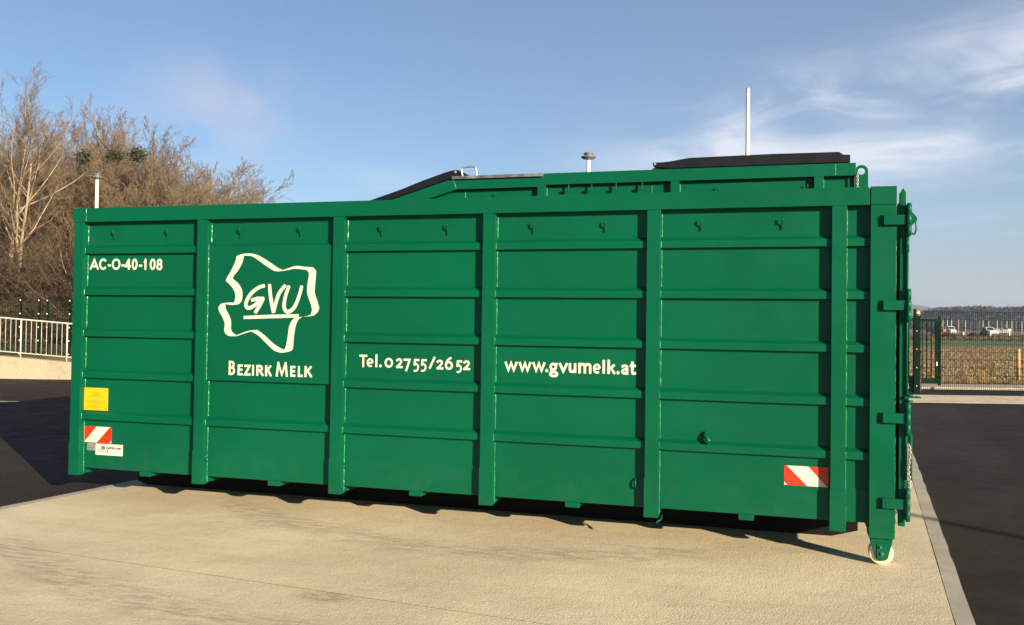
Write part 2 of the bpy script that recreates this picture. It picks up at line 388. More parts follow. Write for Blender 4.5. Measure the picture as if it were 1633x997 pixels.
tag(mb.build('wood_floor', M['forestfloor']), kind='structure')

# far hills and far wood
def ridge(name, la, lb, dep, thick, prof, m, n=90):
    mb = MB(); vs = []
    for i in range(n+1):
        lat = la+(lb-la)*i/n
        for (dd, hh) in ((0, 0), (.25, .55), (.5, 1), (.75, .6), (1, 0)):
            vs.append(gnd(lat, dep+thick*dd, -1+hh*prof(lat)))
    mb.add(vs, [(i*5+k, i*5+5+k, i*5+6+k, i*5+1+k) for i in range(n) for k in range(4)], 0, True)
    return mb.build(name, m)
h1 = lambda L: 46+12*math.sin(L/310+.6)+6*math.sin(L/97)+3*math.sin(L/31)
h2 = lambda L: 56+16*math.sin(L/420+2.2)+6*math.sin(L/120+1)
tag(ridge('hills', -1400, 2000, 1650, 500, h1, M['hillm']), kind='structure')
tag(ridge('distant_hills', -1900, 2200, 2000, 420, h2, M['hillm']), kind='structure')
# ------------------------------------------------------------------ lettering
def smooth(pts, n=6):
    if len(pts) < 3: return pts
    P = [pts[0]]+list(pts)+[pts[-1]]; out = []
    for i in range(1, len(P)-2):
        for k in range(n):
            t = k/n; a, b, c, d = P[i-1], P[i], P[i+1], P[i+2]
            out.append(tuple(.5*(2*b[j]+(c[j]-a[j])*t+(2*a[j]-5*b[j]+4*c[j]-d[j])*t*t+(3*b[j]-a[j]-3*c[j]+d[j])*t**3) for j in (0, 1)))
    return out+[tuple(pts[-1])]
def ribbon(mb, pts, wd, y, m=0, closed=False, th=.0008):
    """flat pen stroke in the x-z plane"""
    n = len(pts); L = []; Rr = []
    for i, p in enumerate(pts):
        a = pts[(i-1) % n] if (closed or i) else None; b = pts[(i+1) % n] if (closed or i < n-1) else None
        d1 = Vector((p[0]-a[0], p[1]-a[1])).normalized() if a else None
        d2 = Vector((b[0]-p[0], b[1]-p[1])).normalized() if b else None
        d1 = d1 or d2; d2 = d2 or d1
        n1 = Vector((-d1.y, d1.x)); n2 = Vector((-d2.y, d2.x)); mit = (n1+n2)
        mit = mit.normalized() if mit.length > 1e-6 else n1
        k = min(1/max(mit.dot(n1), .35), 2.2); w_ = wd[i] if isinstance(wd, list) else wd
        L.append((p[0]+mit.x*w_/2*k, p[1]+mit.y*w_/2*k)); Rr.append((p[0]-mit.x*w_/2*k, p[1]-mit.y*w_/2*k))
    vs = [(x, y, z) for x, z in L]+[(x, y, z) for x, z in Rr]
    mb.add(vs, [(i, (i+1) % n, (i+1) % n+n, i+n) for i in range(n if closed else n-1)], m)
def ell(cx, cy, rx_, ry_, a0=0, a1=360, n=18): return [(cx+rx_*math.cos(R(a0+(a1-a0)*i/n)), cy+ry_*math.sin(R(a0+(a1-a0)*i/n))) for i in range(n+1 if a1-a0 != 360 else n)]
O = [('c', ell(.5, .5, .5, .5, 0, 360, 24))]
GL_ = {
 'O': O, '0': O, 'o': O,
 'A': [('x', [(0, 0), (.5, 1), (1, 0)]), ('b', [(.17, .26), (.83, .26)])],
 'C': [('b', ell(.54, .5, .54, .5, 38, 322, 20))],
 '-': [('x', [(0, .5), (1, .5)])],
 '4': [('x', [(.74, 0), (.74, 1)]), ('b', [(.70, 1), (.03, .30)]), ('x', [(0, .26), (1, .26)])],
 '1': [('x', [(.72, 0), (.72, 1)]), ('b', [(.72, .96), (.45, .78), (.05, .66)])],
 '8': [('c', ell(.5, .75, .43, .25, 0, 360, 18)), ('c', ell(.5, .25, .5, .27, 0, 360, 18))],
 'T': [('x', [(0, 1), (1, 1)]), ('x', [(.5, 1), (.5, 0)])],
 'e': [('s', [(.06, .47), (.55, .49), (.97, .52)]), ('b', ell(.5, .5, .5, .5, 4, 312, 20))],
 'l': [('x', [(.5, 0), (.5, 1)])],
 'I': [('x', [(.5, 0), (.5, 1)])],
 '2': [('x', smooth([(.02, .86), (.4, 1), (.82, .92), (.88, .68), (.62, .40), (.03, 0)], 4)), ('x', [(.03, 0), (1, 0)])],
 '7': [('x', [(0, 1), (1, 1), (.36, 0)])],
 '5': [('x', [(.98, 1), (.22, 1), (.16, .58)]), ('b', smooth([(.16, .60), (.55, .63), (.92, .48), (.97, .27), (.72, .06), (.25, 0), (-.02, .02)], 4))],
 '6': [('b', smooth([(.92, 1), (.5, .88), (.16, .62), (.02, .32)], 4)), ('c', ell(.52, .30, .5, .31, 0, 360, 18))],
 '/': [('x', [(0, 0), (1, 1)])],
 'w': [('x', [(0, 1), (.25, 0), (.5, 1), (.75, 0), (1, 1)])],
 'v': [('x', [(0, 1), (.5, 0), (1, 1)])],
 'u': [('x', [(0, 1)]+smooth([(0, .35), (.12, .06), (.45, 0), (.75, .1), (1, .36)], 4)), ('x', [(1, 1), (1, 0)])],
 'm': [('x', [(0, 0), (0, 1)]), ('x', smooth([(0, .72), (.15, .95), (.34, .98), (.48, .86), (.5, .6)], 4)+[(.5, 0)]), ('x', smooth([(.5, .72), (.66, .95), (.84, .98), (.98, .86), (1, .6)], 4)+[(1, 0)])],
 'k': [('x', [(0, 0), (0, 1)]), ('x', [(0, .26), (.9, .62)]), ('x', [(.38, .40), (1, 0)])],
 'a': [('x', smooth([(.08, .92), (.5, 1), (.88, .88), (.94, .62)], 4)+[(.94, .0)]), ('b', smooth([(.94, .56), (.45, .53), (.04, .38), (.04, .12), (.35, 0), (.7, .08), (.94, .3)], 4))],
 't': [('x', [(.34, 1), (.34, .26)]+smooth([(.34, .2), (.5, .02), (1, .04)], 4)), ('x', [(0, .72), (.92, .72)])],
 'g': [('c', ell(.42, .74, .40, .24, 0, 360, 18)), ('b', [(.62, .96), (1.08, .98)]), ('s', smooth([(.22, .52), (.10, .42), (.35, .345), (.75, .32)], 4)), ('c', ell(.5, .14, .52, .17, 0, 360, 18))],
 'B': [('x', [(0, 0), (0, 1)]), ('x', [(0, 1), (.5, 1)]+ell(.5, .77, .38, .23, 80, -80, 8)+[(0, .54)]), ('x', [(0, .53), (.5, .53)]+ell(.5, .265, .5, .265, 80, -80, 8)+[(0, 0)])],
 'E': [('x', [(0, 0), (0, 1)]), ('x', [(0, 1), (.95, 1)]), ('x', [(0, .52), (.85, .52)]), ('x', [(0, 0), (1, 0)])],
 'Z': [('x', [(.02, 1), (.98, 1), (0, 0), (1, 0)])],
 'R': [('x', [(0, 0), (0, 1)]), ('x', [(0, 1), (.5, 1)]+ell(.5, .75, .36, .25, 80, -80, 8)+[(0, .48)]), ('x', [(.42, .48), (1, 0)])],
 'K': [('x', [(0, 0), (0, 1)]), ('x', [(0, .42), (.92, 1)]), ('x', [(.36, .60), (1, 0)])],
 'M': [('x', [(0, 0), (.13, 1)]), ('x', [(.87, 1), (1, 0)]), ('b', [(.13, 1), (.5, .08), (.87, 1)])],
 'L': [('x', [(0, 1), (0, 0), (1, 0)])],
}
def lettering(name, glyphs, y, parent, m, pen):
    mb = MB(); k = 0
    for ch, (x0, z0, x1, z1) in glyphs:
        if ch == '.':
            mb.add([((x0+x1)/2+(x1-x0)/2*math.cos(i*math.pi/6), y, (z0+z1)/2+(z1-z0)/2*math.sin(i*math.pi/6)) for i in range(12)], [tuple(range(12))]); continue
        pw = min(pen, (x1-x0)*.98) if ch in 'lI' else pen
        h = pw/2; X = lambda a: x0+h+a*(x1-x0-2*h); Z = lambda b: z0+h+b*(z1-z0-2*h)
        for kind, pts in GL_[ch]:
            q = [(X(a), Z(b)) for a, b in pts]
            if kind == 'x':                                     # square ends reach the edge of the letter box
                for i, j in ((0, 1), (-1, -2)):
                    d = Vector((q[i][0]-q[j][0], q[i][1]-q[j][1])); d.normalize()
                    q[i] = (q[i][0]+d.x*h, q[i][1]+d.y*h)
            k += 1
            ribbon(mb, q, pw*(.86 if kind in 'bs' and ch in 'eag5' else 1), y-.0002*(k % 5), 0, kind == 'c')
    o = mb.build(name, m, parent, recalc=False); return o
# measured positions of the marks on the container side (metres along it, metres up)
SEGS= [[[(1.658,2.16),(1.646,2.113),(1.607,2.037),(1.568,1.978),(1.558,1.952)],[(1.729,2.165),(1.716,2.107),(1.674,2.037),(1.635,1.995),(1.626,1.968)]],[[(1.558,1.952),(1.61,1.907),(1.645,1.86),(1.655,1.813),(1.643,1.766)],[(1.626,1.968),(1.684,1.925),(1.718,1.872),(1.722,1.82),(1.714,1.779),(1.687,1.753)]],[[(1.643,1.766),(1.573,1.764),(1.519,1.756),(1.492,1.73)],[(1.687,1.753),(1.627,1.746),(1.559,1.752),(1.559,1.749)]],[[(1.492,1.73),(1.496,1.695),(1.535,1.636),(1.556,1.583),(1.551,1.53),(1.572,1.495),(1.606,1.481)],[(1.559,1.752),(1.563,1.713),(1.595,1.66),(1.617,1.608),(1.618,1.543),(1.639,1.508),(1.68,1.491)]],[[(1.68,1.491),(1.753,1.519),(1.806,1.532),(1.872,1.538)],[(1.606,1.481),(1.673,1.483),(1.74,1.504),(1.813,1.525)]],[[(1.872,1.538),(1.939,1.496),(2.019,1.433),(2.085,1.394),(2.131,1.376)],[(1.813,1.525),(1.886,1.489),(1.967,1.421),(2.033,1.37),(2.099,1.351)]],[[(2.131,1.376),(2.149,1.424),(2.161,1.494),(2.172,1.574),(2.197,1.621),(2.222,1.644)],[(2.099,1.351),(2.151,1.358),(2.202,1.374),(2.212,1.403),(2.219,1.495),(2.236,1.587),(2.261,1.633),(2.299,1.654)]],[[(2.222,1.644),(2.286,1.652),(2.363,1.669),(2.381,1.709)],[(2.299,1.654),(2.388,1.663),(2.432,1.692),(2.448,1.726)]],[[(2.381,1.709),(2.374,1.749),(2.354,1.794),(2.334,1.851),(2.335,1.92),(2.346,1.989),(2.343,2.023),(2.317,2.043)],[(2.448,1.726),(2.43,1.783),(2.404,1.852),(2.406,1.92),(2.413,2.012),(2.409,2.04),(2.38,2.063)]],[[(2.38,2.063),(2.291,2.069),(2.226,2.075),(2.162,2.058),(2.104,2.041)],[(2.317,2.043),(2.214,2.052),(2.149,2.041),(2.059,2.03),(2.019,2.036)]],[[(2.104,2.041),(2.058,2.059),(1.992,2.099),(1.898,2.152),(1.832,2.176),(1.765,2.183),(1.698,2.175),(1.658,2.16)],[(2.019,2.036),(1.953,2.071),(1.872,2.123),(1.805,2.159),(1.729,2.165)]]]
GVU= [[(1.936,1.911),(1.877,1.894),(1.812,1.849),(1.769,1.791),(1.757,1.744),(1.786,1.721),(1.841,1.744),(1.893,1.786),(1.926,1.806)],[(1.932,1.803),(1.866,1.801),(1.808,1.787)],[(1.926,1.806),(1.887,1.739),(1.846,1.679)],[(1.98,1.924),(1.991,1.827),(2.008,1.746),(2.023,1.681)],[(2.023,1.685),(2.044,1.769),(2.075,1.85),(2.131,1.916)],[(2.165,1.911),(2.134,1.827),(2.121,1.747),(2.137,1.701),(2.176,1.698),(2.22,1.736),(2.257,1.817),(2.284,1.911)],[(1.737,1.641),(2.001,1.652),(2.261,1.661)]]
BEZ= [('B',(1.603,1.153,1.665,1.272)),('E',(1.69,1.152,1.74,1.244)),('Z',(1.753,1.152,1.815,1.243)),('I',(1.829,1.153,1.848,1.243)),('R',(1.87,1.153,1.939,1.244)),('K',(1.954,1.152,2.015,1.244)),('M',(2.055,1.152,2.168,1.275)),('E',(2.19,1.154,2.239,1.245)),('L',(2.261,1.155,2.307,1.245)),('K',(2.323,1.155,2.392,1.247))]
TEL= [('T',(2.799,1.25,2.87,1.351)),('e',(2.864,1.25,2.927,1.325)),('l',(2.941,1.252,2.96,1.357)),('.',(2.975,1.252,2.998,1.276)),('o',(3.023,1.251,3.097,1.331)),('2',(3.123,1.251,3.181,1.33)),('7',(3.19,1.227,3.25,1.328)),('5',(3.27,1.224,3.325,1.328)),('5',(3.334,1.226,3.389,1.328)),('/',(3.408,1.253,3.462,1.349)),('2',(3.472,1.25,3.53,1.327)),('6',(3.542,1.249,3.61,1.352)),('5',(3.635,1.225,3.688,1.326)),('2',(3.697,1.251,3.755,1.327))]
WWW= [('w',(4.038,1.251,4.142,1.326)),('w',(4.151,1.252,4.252,1.327)),('w',(4.261,1.252,4.364,1.328)),('.',(4.364,1.252,4.388,1.278)),('g',(4.395,1.218,4.466,1.329)),('v',(4.47,1.254,4.54,1.327)),('u',(4.547,1.253,4.606,1.327)),('m',(4.622,1.251,4.723,1.332)),('e',(4.734,1.251,4.796,1.33)),('l',(4.807,1.255,4.827,1.358)),('k',(4.845,1.253,4.906,1.36)),('.',(4.914,1.252,4.937,1.277)),('a',(4.949,1.251,5.005,1.328)),('t',(5.013,1.251,5.061,1.351))]
ACO= [('A',(0.121,2.054,0.217,2.15)),('C',(0.222,2.051,0.305,2.153)),('-',(0.316,2.082,0.351,2.099)),('O',(0.358,2.05,0.45,2.152)),('-',(0.461,2.081,0.494,2.098)),('4',(0.496,2.052,0.562,2.149)),('0',(0.57,2.049,0.631,2.15)),('-',(0.645,2.078,0.68,2.096)),('1',(0.688,2.05,0.73,2.148)),('0',(0.758,2.048,0.82,2.148)),('8',(0.828,2.047,0.89,2.147))]
# ------------------------------------------------------------------ the open container in front
PXS = [0, 1.284, 2.577, 3.866, 5.141, 6.430]; PW = .098
RIBS = [.698, 1.070, 1.440, 1.810, 2.180]
PD, RD = .065, .027                              # panel depth and rib front behind the post faces
def panel_profile(ribs, zb, zt, plate=None, skirt=.505, y=PD):
    """(y, z) outline of a ribbed steel sheet, bottom to top, then back"""
    p = [(y-.004, zb), (y-.004, skirt), (y, skirt+.004)]
    for z in ribs: p += [(y, z+.010), (RD+y-PD, z+.014), (RD+y-PD, z+.066), (y, z+.092)]
    if plate:
        a, b = plate; i = len(p)
        p += [(y, a), (RD+y-PD, a+.003), (RD+y-PD, b), (y, b+.026)]
    return p+[(y, zt), (y+.012, zt), (y+.012, zb)]
def weld(mb, p0, p1, r, seed, m=1, step=.013):
    """lumpy weld bead"""
    g = random.Random(seed); p0 = Vector(p0); p1 = Vector(p1); n = max(2, int((p1-p0).length/step)); pts = []; rs = []
    for i in range(n+1):
        pts.append(p0.lerp(p1, i/n)+Vector((g.uniform(-.0012, .0012), g.uniform(-.0012, .0012), g.uniform(-.0012, .0012)))); rs.append(r*g.uniform(.35, 1.5))
    mb.tube(pts, rs, 6, m)
def make_rope_hook(parent, x, z, y=PD, s=1.):
    mb = MB()
    mb.tube([(x+.008*s, y-.036*s, z+.042*s), (x+.006*s, y-.038*s, z+.026*s), (x+.003*s, y-.030*s, z+.010*s), (x+.001*s, y-.014*s, z-.002*s), (x, y-.008*s, z-.016*s), (x, y-.012*s, z-.040*s)], [.0068*s, .0068*s, .0060*s, .0052*s, .0052*s, .0052*s], 8, 0)
    return mb.build('rope_hook', M['green'], parent)
box1 = empty('open_container', (0, 0, 0))
tag(box1, 'long green open steel container with white lettering and ribbed side, on rollers on the concrete', 'container')
for i, x in enumerate(PXS):
    mb = MB()
    mb.box(x, x+PW, 0, .075, .222, 2.475)
    mb.box(x-.004, x+PW+.004, -.004, .074, .218, .503)
    zs = [.235]+[v for r_ in RIBS for v in (r_+.004, r_+.096)]+[2.45]
    if i == 1: zs = [.235, .702, .794, 1.09, 2.285, 2.45]
    for k in range(0, len(zs), 2): weld(mb, (x+PW+.004, PD-.003, zs[k]), (x+PW+.004, PD-.003, zs[k+1]), .0042, i*20+k)
    for k in range(1, len(zs)-1, 2): weld(mb, (x+PW+.003, RD-.002, zs[k]+.012), (x+PW+.003, RD-.002, zs[k+1]-.03), .0036, 99+i*20+k)
    mb.build('side_post', [M['green'], M['weld']], box1, bevel=.006)
mb = MB(); mb.box(-.014, .128, -.004, .105, 2.476, 2.601); mb.box(.131, 6.672, -.0035, .105, 2.4755, 2.600)
weld(mb, (.1295, -.003, 2.482), (.1295, -.003, 2.598), .0035, 7)
mb.build('top_rail', [M['green'], M['weld']], box1, bevel=.007)
ends = PXS[1:]+[6.682]
for i, x in enumerate(PXS):
    a, b = x+PW-.01, ends[i]+.004
    mb = MB(); pl = (1.10, 2.246) if i == 1 else None
    mb.prism(panel_profile(RIBS if i != 1 else RIBS[:1], .277, 2.48, pl), a, b, 'x')
    mb.build('side_panel', M['green'], box1, bevel=.006)
# far side, end wall and floor
mb = MB(); mb.box(.02, 6.7, 2.42, 2.432, .277, 2.48); mb.box(-.012, 6.672, 2.395, 2.5, 2.4755, 2.6)
for x in PXS: mb.box(x, x+PW, 2.432, 2.497, .222, 2.475)
for z in RIBS: mb.box(.02, 6.69, 2.4325, 2.468, z+.012, z+.08)
mb.build('far_side', M['green'], box1)
mb = MB(); mb.box(.015, .03, .08, 2.415, .30, 2.46); mb.box(0, .1, .11, 2.39, 2.48, 2.596)
for y in (.35, .9, 1.5, 2.05): mb.box(-.06, .014, y, y+.08, .25, 2.47)
for z in (.62, 1.35, 2.0): mb.box(-.045, .0145, .1, 2.4, z, z+.08)
mb.build('end_wall', M['green'], box1, bevel=.005)
mb = MB(); mb.box(.035, 6.68, .0785, 2.418, .312, .328); mb.build('floor', M['interior'], box1)
# cross members and runner beams below the floor
for i in range(11):
    x = PXS[0]+.643*i*(6.43/6.43)
    x = (PXS[i//2] if i % 2 == 0 else .752+1.2775*(i//2)-.053)
    mb = MB(); wdt = PW if i % 2 == 0 else .108
    zb = .224 if i % 2 == 0 else .236
    y0 = .0752 if i % 2 == 0 else .058
    yb = 2.43
    mb.prism([(y0, zb), (y0, .2762), (y0+.03, .2765 if i % 2 else .2765), (y0+.03, .311), (yb, .311), (yb, zb)], x, x+wdt, 'x')
    mb.build('cross_member', M['green'], box1, bevel=.004)
for y in (.84, 1.60):
    mb = MB(); mb.prism([(.06, .03), (.16, .0), (6.48, .0), (6.675, .055), (6.675, .10), (6.675, .222), (.06, .222)], y, y+.08, 'y'); mb.build('runner_beam', M['chassis'], box1, bevel=.004)
# end frame with roller
mb = MB(); mb.box(6.682, 6.845, -.004, .17, .19, 2.473); mb.box(6.682, 6.848, -.005, .172, 2.476, 2.602)
weld(mb, (6.847, .02, .2), (6.847, .02, 2.47), .0035, 31)
mb.box(6.682, 6.845, 2.33, 2.504, .19, 2.6); mb.box(6.69, 6.84, .172, 2.328, .20, .30)
mb.build('end_post', [M['green'], M['weld']], box1, bevel=.009)
def roller(yc):
    mb = MB()
    P = [(6.690, .205), (6.840, .205), (6.832, .150), (6.806, .052), (6.792, .036), (6.765, .030), (6.738, .036), (6.724, .052), (6.698, .150)]
    mb.prism(P, yc+.05, yc+.062, 'y'); mb.build('roller_bracket', M['green'], box1, bevel=.003)
    mb = MB(); mb.prism(P, yc-.062, yc-.05, 'y'); o = mb.build('roller_bracket', M['green'], box1, bevel=.003)
    mb = MB(); mb.prism([(6.735, .150), (6.797, .150), (6.797, .05), (6.765, .036), (6.735, .05)], yc-.068, yc-.0622, 'y'); mb.build('bearing_plate', M['green'], o, bevel=.002)
    mb = MB(); mb.lathe([(.02, -.045), (.074, -.045), (.081, -.038), (.081, .038), (.074, .045), (.02, .045)], (6.765, yc, .081), 'y', 36); mb.build('roller', M['cream'], o, bevel=.002)
    for xx, zz, r_ in ((6.758, .128, .010), (6.768, .082, .014)):
        mb = MB(); mb.lathe([(r_, -.010), (r_, 0)], (xx, yc-.0675, zz), 'y', 6, smooth=False); mb.lathe([(r_*.5, -.016), (r_*.5, -.0102)], (xx, yc-.0675, zz), 'y', 10); mb.build('bolt', M['weld'], o)
roller(.085); roller(2.41)
# door with hinges, rods and chain
door = MB()
door.prism([(6.868, .282), (6.911, .282), (6.911, 2.552), (6.8895, 2.588), (6.868, 2.552)], 0, .055, 'y')
door.box(6.872, 6.905, .0555, 2.44, .36, 2.50)
for z in (.5, 1.1, 1.7, 2.3): door.box(6.9052, 6.94, .06, 2.43, z, z+.08)
door.prism([(6.868, .282), (6.911, .282), (6.911, 2.552), (6.8895, 2.588), (6.868, 2.552)], 2.441, 2.495, 'y')
door = door.build('door', M['green'], box1, bevel=.005)
for z in (2.366, 1.783, 1.015, .436):
    mb = MB()
    mb.box(6.762, 6.906, -.034, -.0042, z-.034, z+.034)
    mb.prism([(6.7605, z-.030), (6.7605, z+.030), (6.752, z+.037), (6.752, z-.037)], -.022, -.0042, 'y')
    mb.prism([(6.868, z-.105), (6.913, z-.105), (6.913, z+.105), (6.868, z+.105)], -.006, -.001, 'y')
    strap = mb.build('hinge', M['green'], door, bevel=.003)
    mb = MB()
    for a, b in ((z-.104, z-.036), (z-.033, z+.034), (z+.037, z+.104)):
        mb.lathe([(.013, a), (.0168, a+.003), (.0168, b-.003), (.013, b)], (6.922, -.036, 0), 'z', 18)
    mb.lathe([(.0135, z-.112), (.0135, z+.112)], (6.922, -.036, 0), 'z', 12)
    mb.box(6.905, 6.918, -.030, -.002, z-.033, z+.033)
    mb.build('hinge_barrel', M['green'], strap)
mb = MB(); mb.prism([(6.937, 2.415), (6.943, 2.415), (6.968, 2.385), (6.975, 2.372), (6.968, 2.35), (6.937, 2.325)], -.03, -.018, 'y'); mb.box(6.935, 6.94, -.034, -.014, 2.33, 2.42)
mb.tube(smooth([(6.964, 2.37), (6.968, 2.31), (6.961, 2.275), (6.950, 2.266), (6.943, 2.276)], 4) and [(a, -.024, b) for a, b in smooth([(6.964, 2.37), (6.968, 2.31), (6.961, 2.275), (6.950, 2.266), (6.943, 2.276)], 4)], .006, 8)
mb.build('latch_hook', M['green'], door, bevel=.002)
mb = MB(); mb.lathe([(.0125, 2.145), (.0125, 2.262)], (6.915, -.012, 0), 'z', 12); mb.lathe([(.0085, 1.12), (.0085, 2.1448)], (6.915, -.012, 0), 'z', 12)
for z in (1.128, 1.168): mb.lathe([(.02, z), (.02, z+.012)], (6.935, -.012, 0), 'z', 12)
mb.lathe([(.0085, .60), (.0085, .93)], (6.912, -.012, 0), 'z', 10); mb.lathe([(.0105, .60), (.0105, .915)], (6.942, -.005, 0), 'z', 10)
mb.build('locking_rod', M['green'], door)
mb = MB(); mb.prism([(6.895, 1.150), (6.93, 1.156), (7.0, 1.158), (7.005, 1.164), (6.985, 1.170), (6.895, 1.166)], -.05, -.012, 'y'); mb.build('handle', M['green'], door, bevel=.003)
mb = MB()
for k in range(24):
    zc = .835-.0165*k-.0; a = k % 2; xx = 6.930+.004*math.sin(k*.5)
    e = [(math.cos(2*math.pi*i/10)*.0075, math.sin(2*math.pi*i/10)*.0125) for i in range(11)]
    mb.tube([(xx+(q if a else 0), -.030+(0 if a else q), zc+h) for q, h in e], .0028, 5, cap=False)
mb.build('chain', M['chain'], door)
# small fittings on the side
for x in (.384, .943, 1.672, 2.246, 2.982, 3.551, 4.257, 4.816, 5.527, 6.094): make_rope_hook(box1, x, 2.360)
mb = MB(); mb.tube([(5.560, .062, .842), (5.573, .040, .826), (5.606, .004, .786)], .0165, 12); mb.tube([(5.606, .004, .786), (5.6065, .0035, .7855)], .011, 12); mb.build('drain_stub', M['green'], box1)
def ring(x, z, nx_, name='lashing_ring'):
    mb = MB(); mb.tube([(x+nx_*(.03*math.sin(t)), PD-.002-.034*math.sin(t), z+.036*math.cos(t)) for t in [math.pi*i/10 for i in range(11)]], .007, 8); mb.build(name, M['green'], box1)
ring(5.062, .449, .25); ring(1.394, .440, -.1)
mb = MB(); mb.tube([(5.262, .07, .226), (5.262, .02, .206), (5.245, -.012, .196), (5.238, -.016, .188), (5.232, -.008, .184)], .007, 8); mb.build('lashing_hook', M['green'], box1)
# lettering, emblem and plates on the side
YP = PD-.002
tx = lettering('fleet_number', ACO, YP, box1, M['white_vinyl'], .0188); tx['label'] = 'white letters AC-O-40-108'
tx = lettering('phone_number', TEL, YP, box1, M['white_vinyl'], .0170); tx['label'] = 'white lettering Tel. 0 27 55/26 52'
tx = lettering('web_address', WWW, YP, box1, M['white_vinyl'], .0190); tx['label'] = 'white lettering www.gvumelk.at'
YL = RD-.002
tx = lettering('district_name', BEZ, YL, box1, M['white_vinyl'], .0190); tx['label'] = 'white small capitals BEZIRK MELK'
def resample(p, n):
    P = [Vector(q) for q in p]; d = [0]
    for i in range(1, len(P)): d.append(d[-1]+(P[i]-P[i-1]).length)
    out = []
    for k in range(n+1):
        t = d[-1]*k/n; i = 0
        while i < len(d)-2 and d[i+1] < t: i += 1
        f = 0 if d[i+1] == d[i] else (t-d[i])/(d[i+1]-d[i]); out.append(P[i].lerp(P[i+1], min(max(f, 0), 1)))
    return out
mb = MB()
for k, (ea, eb) in enumerate(SEGS):
    A, B = resample(smooth(ea, 5), 22), resample(smooth(eb, 5), 22); n = 23
    mb.add([(p.x, YL-.0002*(k % 3), p.y) for p in A]+[(p.x, YL-.0002*(k % 3), p.y) for p in B], [(i, i+1, i+1+n, i+n) for i in range(n-1)])
em = mb.build('emblem', M['white_vinyl'], box1, recalc=False); em['label'] = 'white outline of a district drawn as a twisting ribbon'
mb = MB()
for k, p in enumerate(GVU):
    q = smooth(p, 6) if k != 1 else p
    n = len(q); ribbon(mb, q, [(.029+.004*math.sin(math.pi*i/(n-1)))*(.9 if k == 6 else 1.) for i in range(n)], YL-.0002*(k % 4)-.0001)
mb.build('emblem_letters', M['white_vinyl'], em, recalc=False)['label'] = 'handwritten white letters GVU, underlined'
def flat(mb, poly, y, m=0, th=None): mb.add([(x, y, z) for x, z in poly], [tuple(range(len(poly)))], m)
def rect(mb, x0, z0, x1, z1, y, m=0): flat(mb, [(x0, z0), (x1, z0), (x1, z1), (x0, z1)], y, m)
def hazard(x0, z0, x1, z1, flip):
    mb = MB(); w_, h_ = x1-x0, z1-z0
    mb.box(x0, x1, YP-.001, PD-.0002, z0, z1, 1)
    def X(t): return x0+(1-t)*w_ if flip else x0+t*w_
    flat(mb, [(X(.02), z0), (X(.47), z0), (X(.94), z1), (X(.45), z1)], YP-.0015, 0)
    flat(mb, [(X(.92), z0+.001), (X(.995), z0+.001), (X(.995), z0+.022)], YP-.0015, 0)
    o = mb.build('warning_sticker', [M['white_vinyl'], M['red_vinyl']], box1, recalc=False)
    o['label'] = 'red and white diagonal warning sticker'; return o
hazard(.099, .507, .396, .649, False)
hazard(6.122, .505, 6.419, .643, True)
mb = MB(); mb.box(.094, .352, .056, .0605, .794, .994, 0)
for x, z in ((.113, .975), (.333, .974)): mb.lathe([(.006, -.0012), (.006, 0)], (x, .0559, z), 'y', 8, 1)
rg = random.Random(4)
for k, (z, wd_) in enumerate(((.956, .05), (.944, .11), (.934, .08), (.925, .08), (.913, .17), (.888, .05), (.878, .20), (.869, .19), (.858, .19), (.842, .05), (.832, .19), (.824, .17), (.812, .09))):
    x = .223-wd_/2
    while x < .223+wd_/2:
        l = rg.uniform(.008, .022); rect(mb, x, z-.002, min(x+l, .223+wd_/2), z+.002, .0554, 1); x += l+.004
rect(mb, .108, .806, .112, .818, .0554, 1); rect(mb, .12, .806, .128, .818, .0554, 1); rect(mb, .318, .806, .322, .818, .0554, 1); rect(mb, .33, .806, .34, .818, .0554, 1)
mb.build('instruction_plate', [M['yellow_vinyl'], M['ochre']], box1, recalc=False)['label'] = 'yellow plate of small print'
mb = MB(); mb.box(.140, .236, .0585, .0607, .435, .502); rect(mb, .155, .455, .215, .462, .0583, 1); rect(mb, .155, .472, .20, .477, .0583, 1); mb.build('type_plate', [M['steel'], M['grey_print']], box1, recalc=False)
mb = MB(); mb.box(.234, .522, .0555, .0582, .400, .499)
# small print of the maker's label: a house, a box of letters and a line of text
flat(mb, [(.292, .452), (.338, .452), (.338, .468), (.326, .482), (.308, .484), (.294, .470)], .0552, 2)
for a, b in ((.266, .272), (.358, .366)): rect(mb, a, .420, b, .450, .0552, 1)
rect(mb, .272, .446, .358, .4495, .0552, 1); rect(mb, .272, .420, .358, .4225, .0552, 1)
for k in range(4): rect(mb, .281+.019*k, .426, .288+.019*k, .443, .0551, 2)
x = .374
for k in range(9): rect(mb, x, .429, x+.0105, .4335, .0552, 2); x += .0135
mk = mb.build('maker_label', [M['white_vinyl'], M['dark_print'], M['grey_print']], box1, recalc=False); mk['label'] = 'white label with dark blue words Container von'
def font_text(name, body, x, z, size, width, y, m, parent):
    c = bpy.data.curves.new('tmp', 'FONT'); c.body = body; c.size = size; c.offset = .0018
    o = bpy.data.objects.new('tmp', c); COL.objects.link(o)
    me = bpy.data.meshes.new_from_object(o.evaluated_get(bpy.context.evaluated_depsgraph_get())); bpy.data.objects.remove(o); bpy.data.curves.remove(c)
    xs = [v.co.x for v in me.vertices]; a = min(xs); k = width/(max(xs)-a)
    for v in me.vertices: v.co = Vector((x+(v.co.x-a)*k, y, z+v.co.y))
    me.materials.clear(); me.materials.append(m); me.name = name
    o = bpy.data.objects.new(name, me); COL.objects.link(o); o.parent = parent; return o
font_text('label_lettering', 'Container von', .345, .456, .034, .158, .0551, M['dark_print'], mk)

